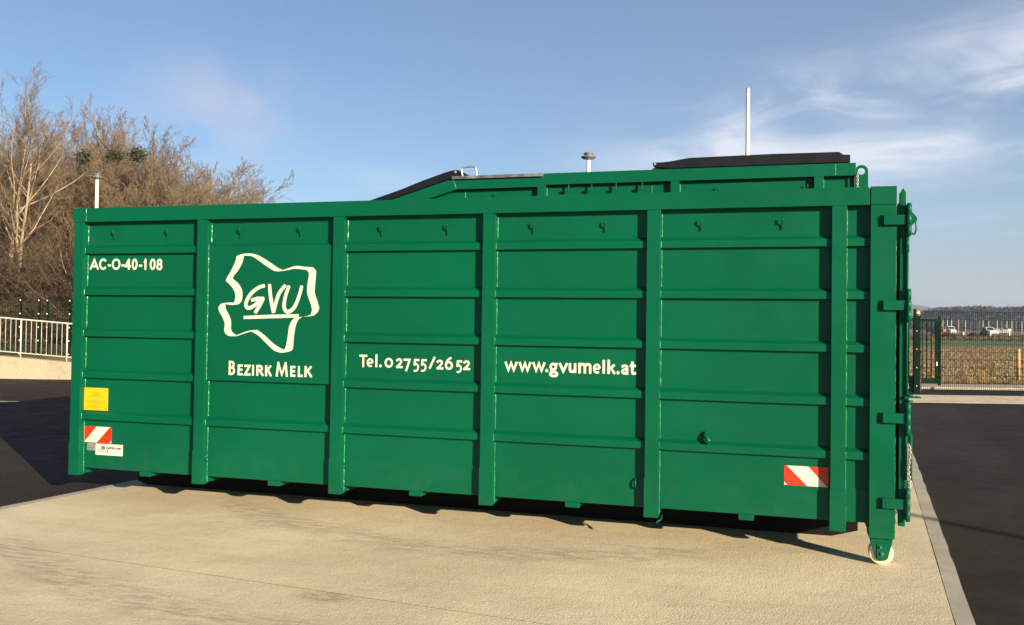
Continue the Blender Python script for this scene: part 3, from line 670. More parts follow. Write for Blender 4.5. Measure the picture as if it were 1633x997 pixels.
# ------------------------------------------------------------------ the lidded container behind
Y2 = 2.80
box2 = empty('lidded_container', (.15, Y2, 0))
tag(box2, 'taller green steel container with sloping end and black rubber lids, behind the lettered one', 'container')
def L2(o): o.matrix_parent_inverse = Matrix.Translation((-.15, -Y2, 0)); return o
SX0, SX1, SZ1 = .15, 2.57, 3.224; SL = (SZ1-2.997)/(SX1-1.805)
sz = lambda x: SZ1-(SX1-x)*SL
H2, HB, W2 = 3.246, 3.121, 2.46
P2 = [.12, 2.105-.02, 3.550, 4.982, 6.40]
def seg_top(x): return sz(x) if x < SX1 else HB
# side sheet with sloped top
mb = MB()
mb.prism([(SX0+.02, .27), (6.78, .27), (6.78, HB+.02), (3.6, HB+.02), (3.6, SZ1-.10), (SX1+.05, SZ1-.10), (SX0+.02, sz(SX0)-.10)], Y2+PD, Y2+PD+.012, 'y')
for z in RIBS+[2.55]:
    xa = SX0+.03 if z < sz(SX0)-.25 else SX1-(SZ1-z-.22)/SL
    mb.prism([(Y2+PD, z+.010), (Y2+RD, z+.014), (Y2+RD, z+.066), (Y2+PD, z+.092)], xa, 6.78, 'x')
weld(mb, (2.70, Y2+PD-.001, 2.9), (2.70, Y2+PD-.001, 3.09), .004, 55); weld(mb, (4.78, Y2+PD-.001, 2.9), (4.78, Y2+PD-.001, 3.10), .004, 56)
L2(mb.build('side_panel', [M['green'], M['weld']], box2))
for i, x in enumerate(P2):
    top = min(sz(x+.04)-.12 if x < SX1 else (SZ1-.115 if x < 3.5 else HB), HB)
    mb = MB(); mb.box(x, x+.09, Y2, Y2+.07, .22, top); weld(mb, (x+.093, Y2+PD-.002, .25), (x+.093, Y2+PD-.002, top-.01), .004, 200+i); L2(mb.build('side_post', [M['green'], M['weld']], box2, bevel=.006))
mb = MB()
mb.prism([(3.628, H2), (6.788, H2), (6.788, HB), (3.628, HB)], Y2-.004, Y2+.11, 'y')
weld(mb, (6.60, Y2-.003, HB+.004), (6.60, Y2-.003, H2-.004), .0035, 81)
L2(mb.build('top_rail', [M['green'], M['weld']], box2, bevel=.006))
mb = MB()
mb.prism([(SX1, SZ1), (3.6265, SZ1-.002), (3.6265, SZ1-.122), (2.621, SZ1-.122)], Y2-.003, Y2+.11, 'y')
weld(mb, (SX1+.002, Y2-.003, SZ1-.002), (2.618, Y2-.003, SZ1-.118), .004, 91)
L2(mb.build('roof_rail', [M['green'], M['weld']], box2, bevel=.006))
mb = MB(); dz = .122*1.03
mb.prism([(SX0, sz(SX0)), (SX1-.001, SZ1-.001), (2.6195, SZ1-.123), (SX0, sz(SX0)-dz)], Y2-.0035, Y2+.109, 'y')
L2(mb.build('slope_rail', M['green'], box2, bevel=.006))
# rest of the body: far side, ends, roof sheets
mb = MB(); yb = Y2+W2
mb.prism([(SX0+.02, .27), (6.78, .27), (6.78, H2-.004), (3.6, H2-.004), (SX1, SZ1-.004), (SX0+.02, sz(SX0)-.004)], yb-.08, yb, 'y'); L2(mb.build('far_side', M['green'], box2))
mb = MB(); mb.box(6.74, 6.7805, Y2+.11, yb-.081, .25, H2-.01); L2(mb.build('end_wall', M['green'], box2)); mb = MB(); mb.box(SX0+.021, SX0+.06, Y2+.08, yb-.081, .25, sz(SX0)-.02); L2(mb.build('end_wall', M['green'], box2))
mb = MB(); mb.box(SX0+.061, 6.739, Y2+.078, yb-.081, .30, .33)
L2(mb.build('floor', M['chassis'], box2))
for y in (.72, 1.66): mb = MB(); mb.box(SX0, 6.7, Y2+y, Y2+y+.08, 0, .2995); L2(mb.build('runner_beam', M['chassis'], box2))
for yy in (Y2+.09, yb-.15):
    mb = MB(); mb.lathe([(.02, -.045), (.08, -.045), (.08, .045), (.02, .045)], (6.68, yy, .081), 'y', 28); L2(mb.build('roller', M['cream'], box2))
for ya in (Y2+.02, yb-.22): mb = MB(); mb.box(6.62, 6.74, ya, ya+.14, .08, .27); L2(mb.build('roller_bracket', M['green'], box2))
# lids
def lid(poly, y0, y1, name='lid'):
    mb = MB(); mb.prism(poly, y0, y1, 'y'); return L2(mb.build(name, M['rubber'], box2, bevel=.008))
l2 = lid([(4.795, 3.318), (4.80, 3.285), (4.815, 3.268), (4.885, 3.262), (4.93, 3.250), (6.735, 3.250), (6.735, 3.326), (6.672, 3.328), (6.631, 3.357), (6.0, 3.362), (5.176, 3.354), (4.98, 3.325), (4.90, 3.318)], Y2-.02, yb-.03)
l2['label'] = 'black rubber lid lying flat'
mb = MB(); mb.lathe([(.012, -.012), (.012, 0)], (4.822, Y2-.022, 3.300), 'y', 10); L2(mb.build('lid_pin', M['steel'], box2))
mb = MB(); mb.box(4.79, 4.90, Y2+.01, Y2+.05, 3.2462, 3.263); L2(mb.build('lid_hinge', M['green'], box2))
sx = Vector((1, 0, SL)).normalized(); nx2 = Vector((-sx.z, 0, sx.x))
def sp2(t, h): p = Vector((SX1, 0, SZ1))+sx*t+nx2*h; return (p.x, p.z)
L2(lid([sp2(-2.36, .004), sp2(-.02, .004), (2.64, 3.250), (2.672, 3.268), (2.67, 3.30), (2.63, 3.318), (2.585, 3.316), sp2(-.05, .092), sp2(-.35, .088), sp2(-.62, .074), sp2(-2.30, .070), sp2(-2.36, .04)], Y2-.016, yb-.03))['label'] = 'black rubber lid on the sloping end'
mb = MB(); mb.lathe([(.014, -.014), (.014, 0)], (2.612, Y2-.018, 3.292), 'y', 10); L2(mb.build('lid_pin', M['steel'], box2))
mb = MB(); mb.box(2.572, 3.622, Y2-.03, yb-.02, SZ1+.002, SZ1+.020); mb.box(2.572, 3.622, Y2-.034, Y2-.0305, SZ1-.012, SZ1+.0205)
L2(mb.build('roof_plate', M['alu'], box2))['label'] = 'dull aluminium roof plate'
mb = MB(); mb.tube([(a, Y2+.02, b) for a, b in smooth([(2.680, 3.245), (2.670, 3.30), (2.678, 3.338), (2.71, 3.350), (2.77, 3.354), (2.815, 3.350), (2.835, 3.325), (2.85, 3.245)], 4)], .011, 8); L2(mb.build('handle', M['steel'], box2))
# fittings
for x in (3.872, 4.123, 4.386, 4.665):
    mb = MB(); zt = HB+.002
    mb.prism([(x+.018, zt), (x+.028, zt), (x+.028, zt-.075), (x+.020, zt-.082), (x-.002, zt-.076), (x-.022, zt-.062), (x-.022, zt-.050), (x+.018, zt-.058)], Y2+.0, Y2+.018, 'y')
    L2(mb.build('tarpaulin_hook', M['green'], box2, bevel=.002))
for x in (3.06, 5.46, 6.33):
    L2(make_rope_hook(box2, x, 3.005, Y2+PD, 1.1))
# lifting eye plate and chain at the roller end
mb = MB(); cxr, czr, ro, ri = 6.842, 3.165, .062, .034
out = [(6.8, 2.45), (6.905, 2.45)]+[(cxr+ro*math.cos(a), czr+ro*math.sin(a)) for a in [math.pi*i/14 for i in range(15)]]+[(6.8, 3.165)]
n = 15
arc_o = [(cxr+ro*math.cos(math.pi*i/14), czr+ro*math.sin(math.pi*i/14)) for i in range(15)]; arc_i = [(cxr+ri*math.cos(math.pi*i/14), czr+ri*math.sin(math.pi*i/14)) for i in range(15)]
for i in range(14): mb.prism([arc_o[i], arc_o[i+1], arc_i[i+1], arc_i[i]], Y2+.03, Y2+.05, 'y')
low_ = [(cxr+ri*math.cos(math.pi*i/14), czr-ri*math.sin(math.pi*i/14)) for i in range(15)]
mb.prism([arc_o[0], arc_i[0]]+low_[1:]+[arc_o[-1], (cxr-ro, 2.45), (cxr+ro, 2.45)], Y2+.03, Y2+.05, 'y')
L2(mb.build('lifting_eye', M['green'], box2))
mb = MB()
for k in range(9):
    zc = 3.13-.018*k; a = k % 2
    e = [(math.cos(2*math.pi*i/10)*.009, math.sin(2*math.pi*i/10)*.014) for i in range(11)]
    mb.tube([(6.802+(q if a else 0), Y2-.012+(0 if a else q), zc+h) for q, h in e], .0035, 5, cap=False)
L2(mb.build('chain', M['chain'], box2))
# ------------------------------------------------------------------ street lamps and flag pole
def lamp_proto(h=6.2):
    o = empty('street_lamp')
    mb = MB(); mb.lathe([(.085, 0), (.085, .9), (.062, .95), (.055, h-.10), (.04, h-.09), (.04, h-.02)], (0, 0, 0), 'z', 14); mb.build('pole', M['white_paint'], o)
    mb = MB(); mb.lathe([(.02, h-.06), (.17, h-.045), (.205, h-.02), (.205, h), (.19, h+.012), (.11, h+.016), (.10, h+.06), (.135, h+.07), (.135, h+.10), (.10, h+.115), (.02, h+.118)], (0, 0, 0), 'z', 20)
    hd = mb.build('lamp_head', M['lamp_grey'], o)
    mb = MB(); mb.lathe([(.03, h-.066), (.15, h-.058)], (0, 0, 0), 'z', 16); mb.build('lens', M['lamp_glass'], hd)
    return o
def foot(px, y, dep): p = at(px, y, dep); return Vector((p.x, p.y, 0))
l1 = lamp_proto(); l1.location = foot(154, 330, 29.8)
tag(l1, 'white street lamp with a flat grey head in front of the bare trees', 'street lamp', 'street lamps round the yard')
l2_ = copy_tree(l1); l2_.location = foot(938.5, 260, 25); tag(l2_, 'street lamp with a flat grey head rising behind the lidded container against open sky', 'street lamp')
l3 = copy_tree(l1); l3.location = (7.55+18*.788, 1.58-18*.616, 0); tag(l3, 'white street lamp whose thin shadow crosses the asphalt beside the roller', 'street lamp')
mb = MB(); p = foot(1192, 240, 21); hgt = at(1194, 142, 21).z
fp = empty('flagpole', p)
mb.lathe([(.062, 0), (.062, 1.2), (.042, hgt-.05), (.036, hgt)], (0, 0, 0), 'z', 14); mb.build('pole', M['white_paint'], fp)
mb = MB(); mb.lathe([(.036, hgt), (.042, hgt+.01), (.03, hgt+.03), (.004, hgt+.04)], (0, 0, 0), 'z', 12); mb.build('cap', M['steel'], fp)
tag(fp, 'tall bare white flagpole rising behind the flat black lid', 'flagpole')

# ------------------------------------------------------------------ white railing on the ramp wall
RD0 = 23.7
rail = empty('railing', gnd(-13, RD0))
def LR(o): o.matrix_parent_inverse = Matrix.Translation(-rail.location); return o
rot_y = r0.copy()
def rz_top(la): return ramp_z(la)+.97-.0*la
posts = [-12.78+1.205*k for k in range(-7, 9)]
for la in posts:
    mb = MB(); a = gnd(la, RD0); zb = ramp_z(la)-.06
    mb.tube([(a.x, a.y, max(zb, .0)), (a.x, a.y, rz_top(la)-.012)], .021, 8); LR(mb.build('post', M['rail_paint'], rail))
la0, la1 = posts[0], posts[-1]
for h in (0, -.875):
    mb = MB(); mb.tube([gnd(la, RD0, rz_top(la)+h) for la in posts], .021 if h == 0 else .015, 8); LR(mb.build('top_rail' if h == 0 else 'bottom_rail', M['rail_paint'], rail))
for i in range(len(posts)-1):
    mb = MB()
    for k in range(1, 9):
        la = posts[i]+1.205*k/9; a = gnd(la, RD0); mb.tube([(a.x, a.y, rz_top(la)-.875), (a.x, a.y, rz_top(la)-.01)], .0070, 6)
    LR(mb.build('balusters', M['rail_paint'], rail))
tag(rail, 'white metal railing with thin upright bars on the pale ramp wall', 'railing')

# ------------------------------------------------------------------ mesh fences
def mesh_fence(name, label, la, lb, dep, z0, h, sp_, wire, posts, clips, extra=()):
    f = empty(name, gnd((la+lb)/2, dep))
    inv = Matrix.Translation(-f.location)
    for i in range(len(posts)-1):
        a, b = posts[i], posts[i+1]; mb = MB(); n = int((b-a)/sp_)
        for k in range(n+1):
            p = gnd(a+(b-a)*k/n, dep); mb.tube([(p.x, p.y, z0), (p.x, p.y, z0+h)], wire, 4, cap=False)
        nr = int(h/.2)
        for k in range(nr+1):
            z = z0+.02+(h-.04)*k/nr
            for dd in (-.007, .007): mb.tube([gnd(a, dep+dd, z), gnd(b, dep+dd, z)], wire*1.15, 4, cap=False)
        o = mb.build('mesh_panel', M['dark_green'], f); o.matrix_parent_inverse = inv
    for la_ in list(posts)+list(extra):
        p = gnd(la_, dep+.05); mb = MB(); c, s_ = math.cos(YAW), math.sin(YAW)
        q = [(p.x+c*u-s_*v, p.y+s_*u+c*v) for u, v in ((-.03, -.02), (.03, -.02), (.03, .02), (-.03, .02))]
        mb.prism(q, 0, z0+h+.04, 'z'); o = mb.build('post', M['dark_green'], f, bevel=.003); o.matrix_parent_inverse = inv
        if clips:
            for k in range(5):
                mb = MB(); pp = gnd(la_+.012, dep-.03, z0+.15+(h-.2)*k/4); mb.ball((pp.x, pp.y, pp.z), .015 if clips == 1 else .024, 0, 6)
                mb.build('clip', M['white_paint'], o)
    return tag(f, label, 'fence')
D2 = 22.35
fp0 = 9.93
mesh_fence('mesh_fence', 'dark green double rod mesh fence along the kerb in front of the stubble field', fp0, 30, D2, .05, 2.0, .05, .0052, [fp0+2.78*k for k in range(7)], 1)
pl_ = at(62, 500, 28); c28 = (62-816.5)/1450*28
mesh_fence('mesh_fence', 'green mesh fence with white clips on its posts, between the white railing and the wood', -24, -4, 28.0, .30, 1.85, .05, .0055, [c28-.57-2.5*k for k in range(4, -1, -1)]+[c28]+[c28+.95+2.4*k for k in range(4)], 2, (c28+.26,))

# sliding gate
gt = empty('sliding_gate', gnd(9, 23.0)); ginv = Matrix.Translation(-gt.location)
GDp = 23.3
def gbox(name, la, lb, d0, d1, z0, z1, m, parent, bevel=.004):
    mb = MB(); mb.prism([tuple(gnd(a, b).xy) for a, b in ((la, d0), (lb, d0), (lb, d1), (la, d1))], z0, z1, 'z'); o = mb.build(name, m, parent, bevel=bevel); o.matrix_parent_inverse = ginv; return o
lat = lambda px, dep: (px-816.5)/1450*dep
gl0, gl1 = 5.6, lat(1500.5, GDp)
gbox('frame_rail', gl0, gl1-.06, GDp-.03, GDp+.03, 1.80, 1.86, M['dark_green'], gt)
gbox('frame_rail', gl0, gl1-.06, GDp-.04, GDp+.04, .20, .34, M['dark_green'], gt)
gbox('frame_stile', gl1-.06, gl1, GDp-.03, GDp+.03, .16, 1.92, M['dark_green'], gt)
gbox('frame_stile', gl1-.135, gl1-.085, GDp-.025, GDp+.025, .341, 1.799, M['dark_green'], gt)
mb = MB()
la = gl1-.24
while la > gl0:
    p = gnd(la, GDp); mb.tube([(p.x, p.y, .33), (p.x, p.y, 1.81)], .0125, 6); la -= .115
o = mb.build('bars', M['dark_green'], gt); o.matrix_parent_inverse = ginv
gbox('reflector', gl1-.125, gl1-.085, GDp-.032, GDp-.0255, .66, .77, M['white_paint'], gt)
for z in (.55, 1.0): gbox('roller_guide', gl1-.005, gl1+.04, GDp-.03, GDp+.02, z-.05 if z < .6 else z-.03, z+.02, M['black'], gt)
tag(gt, 'dark green sliding gate leaf with upright bars behind the mesh fence', 'gate')
gp = empty('gate_post', gnd(lat(1464, 22.6), 22.6)); ginv = Matrix.Translation(-gp.location)
ga = lat(1463.8, 22.6)
gbox('post', ga-.055, ga+.055, 22.55, 22.66, 0, 1.92, M['dark_green'], gp)
gbox('drive_box', ga-.10, ga+.12, 22.661, 22.86, .02, .42, M['black'], gp)
gbox('beacon_base', ga-.035, ga+.035, 22.57, 22.64, 1.921, 1.95, M['black'], gp)
mb = MB(); p = gnd(ga, 22.605); mb.lathe([(.05, 1.951), (.055, 1.97), (.052, 2.02), (.03, 2.05), (.004, 2.056)], (p.x, p.y, 0), 'z', 14); o = mb.build('warning_beacon', M['amber'], gp); o.matrix_parent_inverse = ginv
gbox('photocell', ga+.056, ga+.085, 22.54, 22.58, 1.0, 1.06, M['black'], gp)
tag(gp, 'thick dark green gate post topped by an amber beacon', 'gate post')
p = gnd(lat(1624.5, 27.5), 27.5); wp = MB(); wp.lathe([(.055, -.05), (.055, 1.0), (.03, 1.03)], (p.x, p.y, .0), 'z', 12)
tag(wp.build('wooden_post', M['wood_post']), 'yellowish wooden post at the edge of the stubble field', 'post')

# ------------------------------------------------------------------ stubble, far things
rg = random.Random(11)
mb = MB(); vs, fs = [], []
for i in range(42000):
    d = 26.4+54*rg.random()**1.7
    la = d*(.30+.40*rg.random())
    p = gnd(la, d, -.03); l = rg.uniform(.05, .16); w_ = rg.uniform(.010, .028); tilt = rg.uniform(.4, 1.5); a = rg.uniform(0, 6.28)
    dx, dy, dz = math.cos(a)*math.sin(tilt)*l, math.sin(a)*math.sin(tilt)*l, math.cos(tilt)*l
    o = len(vs); sx_, sy_ = -math.sin(a)*w_, math.cos(a)*w_
    vs += [(p.x-sx_, p.y-sy_, p.z), (p.x+sx_, p.y+sy_, p.z), (p.x+dx, p.y+dy, p.z+dz)]; fs.append((o, o+1, o+2))
mb.add(vs, fs); M['straw'] = mat('maize_straw', (.42, .31, .15), .8, build=varied((.15, .098, .042), (.34, .25, .125), 3))
tag(mb.build('maize_stubble', M['straw'], recalc=False), kind='stuff')
def tuft_patch(name, n, la_f, dep_f, hh, m, seed, z=0):
    g = random.Random(seed); vs, fs = [], []
    for i in range(n):
        d = dep_f(g); p = gnd(la_f(g, d), d, z)
        for k in range(4):
            a = g.uniform(0, 6.28); l = g.uniform(.4, 1)*hh; b = g.uniform(.1, .6)*l; o = len(vs); w_ = .012
            vs += [(p.x+math.sin(a)*w_, p.y-math.cos(a)*w_, p.z), (p.x-math.sin(a)*w_, p.y+math.cos(a)*w_, p.z), (p.x+math.cos(a)*b, p.y+math.sin(a)*b, p.z+l)]; fs.append((o, o+1, o+2))
    mb = MB(); mb.add(vs, fs); return tag(mb.build(name, m, recalc=False), kind='stuff')
M['blades'] = mat('grass_blades', (.13, .12, .04), .85, build=varied((.04, .045, .013), (.13, .10, .044), .9))
tuft_patch('bank_grass', 9000, lambda g, d: -d*.60+g.random()*9.5, lambda g: 23.95+7*g.random(), .16, M['blades'], 3, .28)
tuft_patch('kerb_weeds', 1600, lambda g, d: d*(.40+.22*g.random()), lambda g: 26.15+1.2*g.random()**2, .22, M['straw'], 8, -.03)
g2 = random.Random(21)
def cluster(name, n, la_f, dep_f, size_f, m, z_f):
    """dense far growth built from many small crossed leaf-clump faces"""
    vs, fs = [], []
    for i in range(n):
        d = dep_f(); la = la_f(d); zt = z_f(la, d); s = size_f(); p = gnd(la, d, zt)
        for k in range(3):
            o = len(vs); a = Vector((g2.uniform(-1, 1), g2.uniform(-1, 1), g2.uniform(-.3, 1))).normalized()*s; b = Vector((g2.uniform(-1, 1), g2.uniform(-1, 1), g2.uniform(-1, 1))).normalized()*s*.7
            vs += [tuple(p-a*.5-b*.5), tuple(p+b*.6), tuple(p+a)]; fs.append((o, o+1, o+2))
    mb = MB(); mb.add(vs, fs); return mb.build(name, m, recalc=False)
wt = lambda L: 10.5+2.4*math.sin(L/23)+1.5*math.sin(L/9+1)+1.1*math.sin(L/41)+(2.2 if 278 < L < 296 else 0)+(2.8 if 313 < L < 323 else 0)
tag(cluster('far_wood', 26000, lambda d: d*(.36+.32*g2.random()), lambda: 560+60*g2.random(), lambda: g2.uniform(.9, 2.6), M['woodm'], lambda L, d: -.3+wt(L)*g2.random()**.6), kind='stuff')
rid = ridge('far_wood_core', 150, 480, 575, 30, lambda L: wt(L)*.78, M['woodm'], 120); tag(rid, kind='stuff')
tag(cluster('dry_scrub', 9000, lambda d: d*(.42+.20*g2.random()), lambda: 119+95*g2.random()**1.4, lambda: g2.uniform(.10, .30), M['meadow'], lambda L, d: g2.random()**1.5*.30), kind='stuff')
def bush(px, dep, wd, h, label, m):
    c = lat(px, dep)
    o = cluster('dry_bush', 700, lambda d: c+g2.gauss(0, wd*.35), lambda: dep+g2.gauss(0, wd*.3), lambda: g2.uniform(.10, .35), m, lambda L, d: max(.05, h*g2.random()*(1-min(.9, abs(L-c)/wd))))
    return tag(o, label, 'bush')
bush(1570, 150, .9, 1.7, 'russet dry bush in the meadow between the red machine and the white pickup', M['twig_red'])
bush(1552, 155, 1.0, .9, 'low dark bush beside the taller russet one in the meadow', M['twig_red'])
bush(1512, 135, 1.6, .8, 'low dark clump of dry weeds in front of the red machine', M['twig_red'])
# white poles in a row
pole0 = None
for px, hh in ((1504, 3.7), (1511, 3.6), (1517.5, 3.7), (1529, 3.8), (1536, 3.5), (1540, 3.6), (1549, 3.9), (1562, 3.6), (1568, 3.6), (1577, 3.5), (1590.5, 3.8), (1598, 3.6), (1606, 3.6), (1614, 3.7), (1621, 3.5), (1630, 3.7), (1641, 3.6), (1652, 3.6)):
    if pole0 is None:
        mb = MB(); mb.tube([(0, 0, -.1), (0, 0, 3.6)], [.06, .05], 8); mb.lathe([(.07, 3.58), (.09, 3.64), (.01, 3.70)], (0, 0, 0), 'z', 8); pole0 = mb.build('marker_pole', M['white_paint']); o = pole0
    else: o = pole0.copy(); COL.objects.link(o)
    p = gnd(lat(px, 235), 235); o.location = p; o.scale = (1, 1, hh/3.65)
    tag(o, 'thin white pole in the row beyond the field, before the dark wood', 'pole', 'white poles in a row beyond the field')
for px, dep, h, lb in ((1580, 185, 1.1, 'short white marker post just before the white pickup'), (1610.5, 190, 1.35, 'white marker post with a small sign in the meadow'), (1537, 185, .8, 'short white marker post between the white van and the bush')):
    p = gnd(lat(px, dep), dep); o = empty('marker_post', p); mb = MB(); mb.box(-.09, .09, -.04, .04, -.05, h); mb.build('post', M['white_paint'], o)
    if px == 1610.5: mb = MB(); mb.box(-.30, .26, -.07, -.041, h-.2, h+.25); mb.build('sign', M['white_paint'], o)
    o.rotation_euler = (0, 0, YAW); tag(o, lb, 'marker post')
# far mast
p = gnd(lat(1611, 900), 900); mb = MB()
for a, b in ((-1, -1), (1, -1), (1, 1), (-1, 1)): mb.tube([(a*1.6, b*1.6, -1), (a*.25, b*.25, 27)], .16, 5)
for k in range(9): s_ = 1.6-1.35*(k*3+1)/28; mb.tube([(s_, s_, k*3), (-s_, s_, k*3), (-s_, -s_, k*3+1.5), (s_, -s_, k*3+3)], .08, 4)
o = mb.build('lattice_mast', M['steel']); o.location = p; tag(o, 'thin lattice mast far off above the wood', 'mast')

# vehicles beyond the field
def wheels(o, xs, ys, r, wdt):
    for x in xs:
        for y in ys:
            mb = MB(); mb.lathe([(r*.45, -wdt/2), (r*.95, -wdt/2), (r, -wdt*.35), (r, wdt*.35), (r*.95, wdt/2), (r*.45, wdt/2)], (x, y, r), 'x', 18); wh = mb.build('wheel', M['black'], o)
            mb = MB(); mb.lathe([(.02, -wdt*.4), (r*.5, -wdt*.42), (r*.5, wdt*.42), (.02, wdt*.4)], (x, y, r), 'x', 12); mb.build('rim', M['steel'], wh)
def van(name, label, loc, rz, wd, ln, h, hood, m, pickup=False):
    o = empty(name, loc, rz); w2 = wd/2; zf = .32
    mb = MB()
    if pickup: prof = [(0, zf), (0, .95), (.12, 1.10), (hood, 1.20), (hood+.55, h-.04), (hood+.75, h), (hood+1.75, h-.02), (hood+2.05, 1.22), (ln, 1.20), (ln, zf)]
    else: prof = [(0, zf), (0, .95), (.10, 1.12), (hood, 1.34), (hood+.62, h-.12), (hood+.95, h), (ln-.1, h), (ln, h-.12), (ln, zf)]
    mb.prism([(y, z) for y, z in prof], -w2, w2, 'x'); mb.build('body', m, o, bevel=.06)
    a, b = (prof[3], prof[4])
    mb = MB(); dy, dz = b[0]-a[0], b[1]-a[1]; f1, f2 = .08, .94
    q = [(a[0]+dy*f1-.02, a[1]+dz*f1), (a[0]+dy*f2-.02, a[1]+dz*f2)]
    mb.add([(-w2*.86, q[0][0], q[0][1]), (w2*.86, q[0][0], q[0][1]), (w2*.80, q[1][0], q[1][1]), (-w2*.80, q[1][0], q[1][1])], [(0, 1, 2, 3)]); mb.build('windscreen', M['glass'], o)
    for s_ in (-1, 1):
        mb = MB(); mb.prism([(hood+.35, 1.28), (hood+1.35, 1.28), (hood+1.35, h-.22), (hood+.72, h-.22)], s_*(w2+.001), s_*(w2+.012), 'x'); mb.build('side_window', M['glass'], o)
        mb = MB(); mb.box(s_*(w2-.18)-.14, s_*(w2-.18)+.14, -.02, .0, .80, .94); mb.build('headlight', M['lamp_glass'], o)
        mb = MB(); mb.box(s_*(w2+.13)-.09, s_*(w2+.13)+.09, hood+.28, hood+.36, 1.30, 1.52); mb.build('mirror', M['black'], o)
    mb = MB(); mb.box(-w2*.55, w2*.55, -.03, -.001, .62, .80); mb.build('grille', M['black'], o)
    mb = MB(); mb.box(-w2*.98, w2*.98, -.05, .05, .33, .56); mb.build('bumper', M['black'], o, bevel=.02)
    wheels(o, (-w2+.13, w2-.13), (.8, ln-.95), .34, .22)
    return tag(o, label, 'pickup' if pickup else 'van')
van('parked_pickup', 'white pickup with dark windscreen and grille, seen from the front beyond the field', gnd(lat(1587, 205), 205), YAW+.15, 1.95, 5.2, 1.95, 1.35, M['car_white'], True)
van('parked_van', 'small white van standing beside the red farm machine', gnd(lat(1521, 212), 212), YAW-.1, 1.35, 4.4, 2.05, .9, M['car_white'])
van('parked_van', 'white car far off behind the marker post with a sign', gnd(lat(1609, 270), 270), YAW+.9, 1.7, 4.2, 1.75, .9, M['car_white'])
o = empty('farm_machine', gnd(lat(1507, 210), 210), YAW+.2)
mb = MB(); mb.prism([(0, .7), (0, 1.35), (1.5, 1.5), (1.5, .7)], -.35, .35, 'x'); mb.box(-.75, .75, 1.501, 3.0, .75, 1.3); mb.box(-.95, .95, 3.2, 5.5, .6, 1.7); mb.build('body', M['car_red'], o, bevel=.05)
mb = MB(); mb.box(-.68, .68, 1.52, 2.9, 1.31, 2.35); mb.build('cab_glass', M['glass'], o, bevel=.05)
mb = MB(); mb.box(-.75, .75, 1.45, 3.0, 2.351, 2.5); mb.build('cab_roof', M['car_red'], o, bevel=.05)
mb = MB(); mb.tube([(.3, .9, 1.45), (.3, .9, 2.3)], .05, 8); mb.build('exhaust_pipe', M['black'], o)
wheels(o, (-.75, .75), (.45,), .45, .35); wheels(o, (-.85, .85), (2.3,), .78, .45)
tag(o, 'red farm tractor with a trailer box beyond the field', 'tractor')

# ------------------------------------------------------------------ bare winter trees
def grow(seed, H, stems, style, mats):
    """one bare tree: returns meshes for trunk (with main limbs) and crown (twigs)"""
    g = random.Random(seed); TR, CR = MB(), MB()
    def rv(s=1.): return Vector((g.gauss(0, s), g.gauss(0, s), g.gauss(0, s)))
    def branch(p, d, L, r, lvl):
        n = (7, 5, 4, 3, 2)[lvl]; pts = [p]; dd = d.copy(); trop = style['trop'][lvl]
        for i in range(n):
            dd = (dd+rv(style['wob'][lvl])+Vector((0, 0, trop))).normalized(); pts.append(pts[-1]+dd*(L/n))
        tip = (.25, .3, .35, .4, .3)[lvl]; rs = [r*(1-(1-tip)*i/n) for i in range(n+1)]
        (TR if lvl <= 1 else CR).tube(pts, rs, (9, 6, 4, 3, 3)[lvl], cap=False)
        if lvl == 4: return
        k = style['kids'][lvl]; k = int(k*g.uniform(.8, 1.2)+.5); t0 = style['from'][lvl]
        for j in range(k):
            t = t0+(1-t0)*((j+g.random())/k); f = t*n; i = min(int(f), n-1); q = pts[i].lerp(pts[i+1], f-i)
            ax = (pts[i+1]-pts[i]).normalized(); side = (rv()); side = (side-ax*side.dot(ax)).normalized()
            an = R(g.uniform(*style['ang'][lvl])); nd = ax*math.cos(an)+side*math.sin(an)
            nl = L*style['len'][lvl]*(1-.55*t if lvl == 0 else 1-.4*t)*g.uniform(.7, 1.25)
            branch(q, nd, nl, max(rs[i]*style['rad'][lvl], .0064), lvl+1)
    for s in range(stems):
        a = 2*math.pi*s/stems+g.uniform(-.4, .4); sp_ = style['spread']
        d = Vector((math.cos(a)*sp_*g.uniform(.5, 1.2), math.sin(a)*sp_*g.uniform(.5, 1.2), 1)).normalized()
        b = Vector((math.cos(a), math.sin(a), 0))*(.12*stems**.5 if stems > 1 else 0)
        branch(b, d, H*style['stem']*g.uniform(.82, 1.05), H*style['r0']*g.uniform(.8, 1.1), 0)
    return TR, CR
TALL = dict(trop=(.05, .12, .13, .10, .07), wob=(.045, .07, .09, .11, .14), kids=(17, 9, 8, 5), ang=((24, 55), (25, 55), (25, 55), (25, 60)), len=(.50, .42, .45, .45), rad=(.50, .45, .5, .6), spread=.10, stem=.93, r0=.0115)
TALL['from'] = (.30, .18, .15, .1)
FORK = dict(TALL, spread=.09, stem=.96, len=(.55, .45, .45, .45), kids=(18, 10, 8, 5))
FORK['from'] = (.36, .18, .15, .1)
FAN = dict(trop=(.03, .07, .08, .07, .05), wob=(.06, .08, .10, .12, .15), kids=(9, 8, 7, 5), ang=((18, 45), (22, 48), (25, 55), (25, 60)), len=(.50, .48, .45, .45), rad=(.55, .5, .5, .6), spread=.50, stem=.80, r0=.0075)
FAN['from'] = (.22, .15, .15, .1)
BRUSH = dict(trop=(.0, .0, .01, .02, .02), wob=(.14, .18, .2, .22, .25), kids=(7, 6, 5, 3), ang=((25, 70), (30, 70), (30, 70), (30, 70)), len=(.55, .5, .5, .5), rad=(.5, .5, .55, .6), spread=.75, stem=.85, r0=.006)
BRUSH['from'] = (.12, .1, .1, .1)
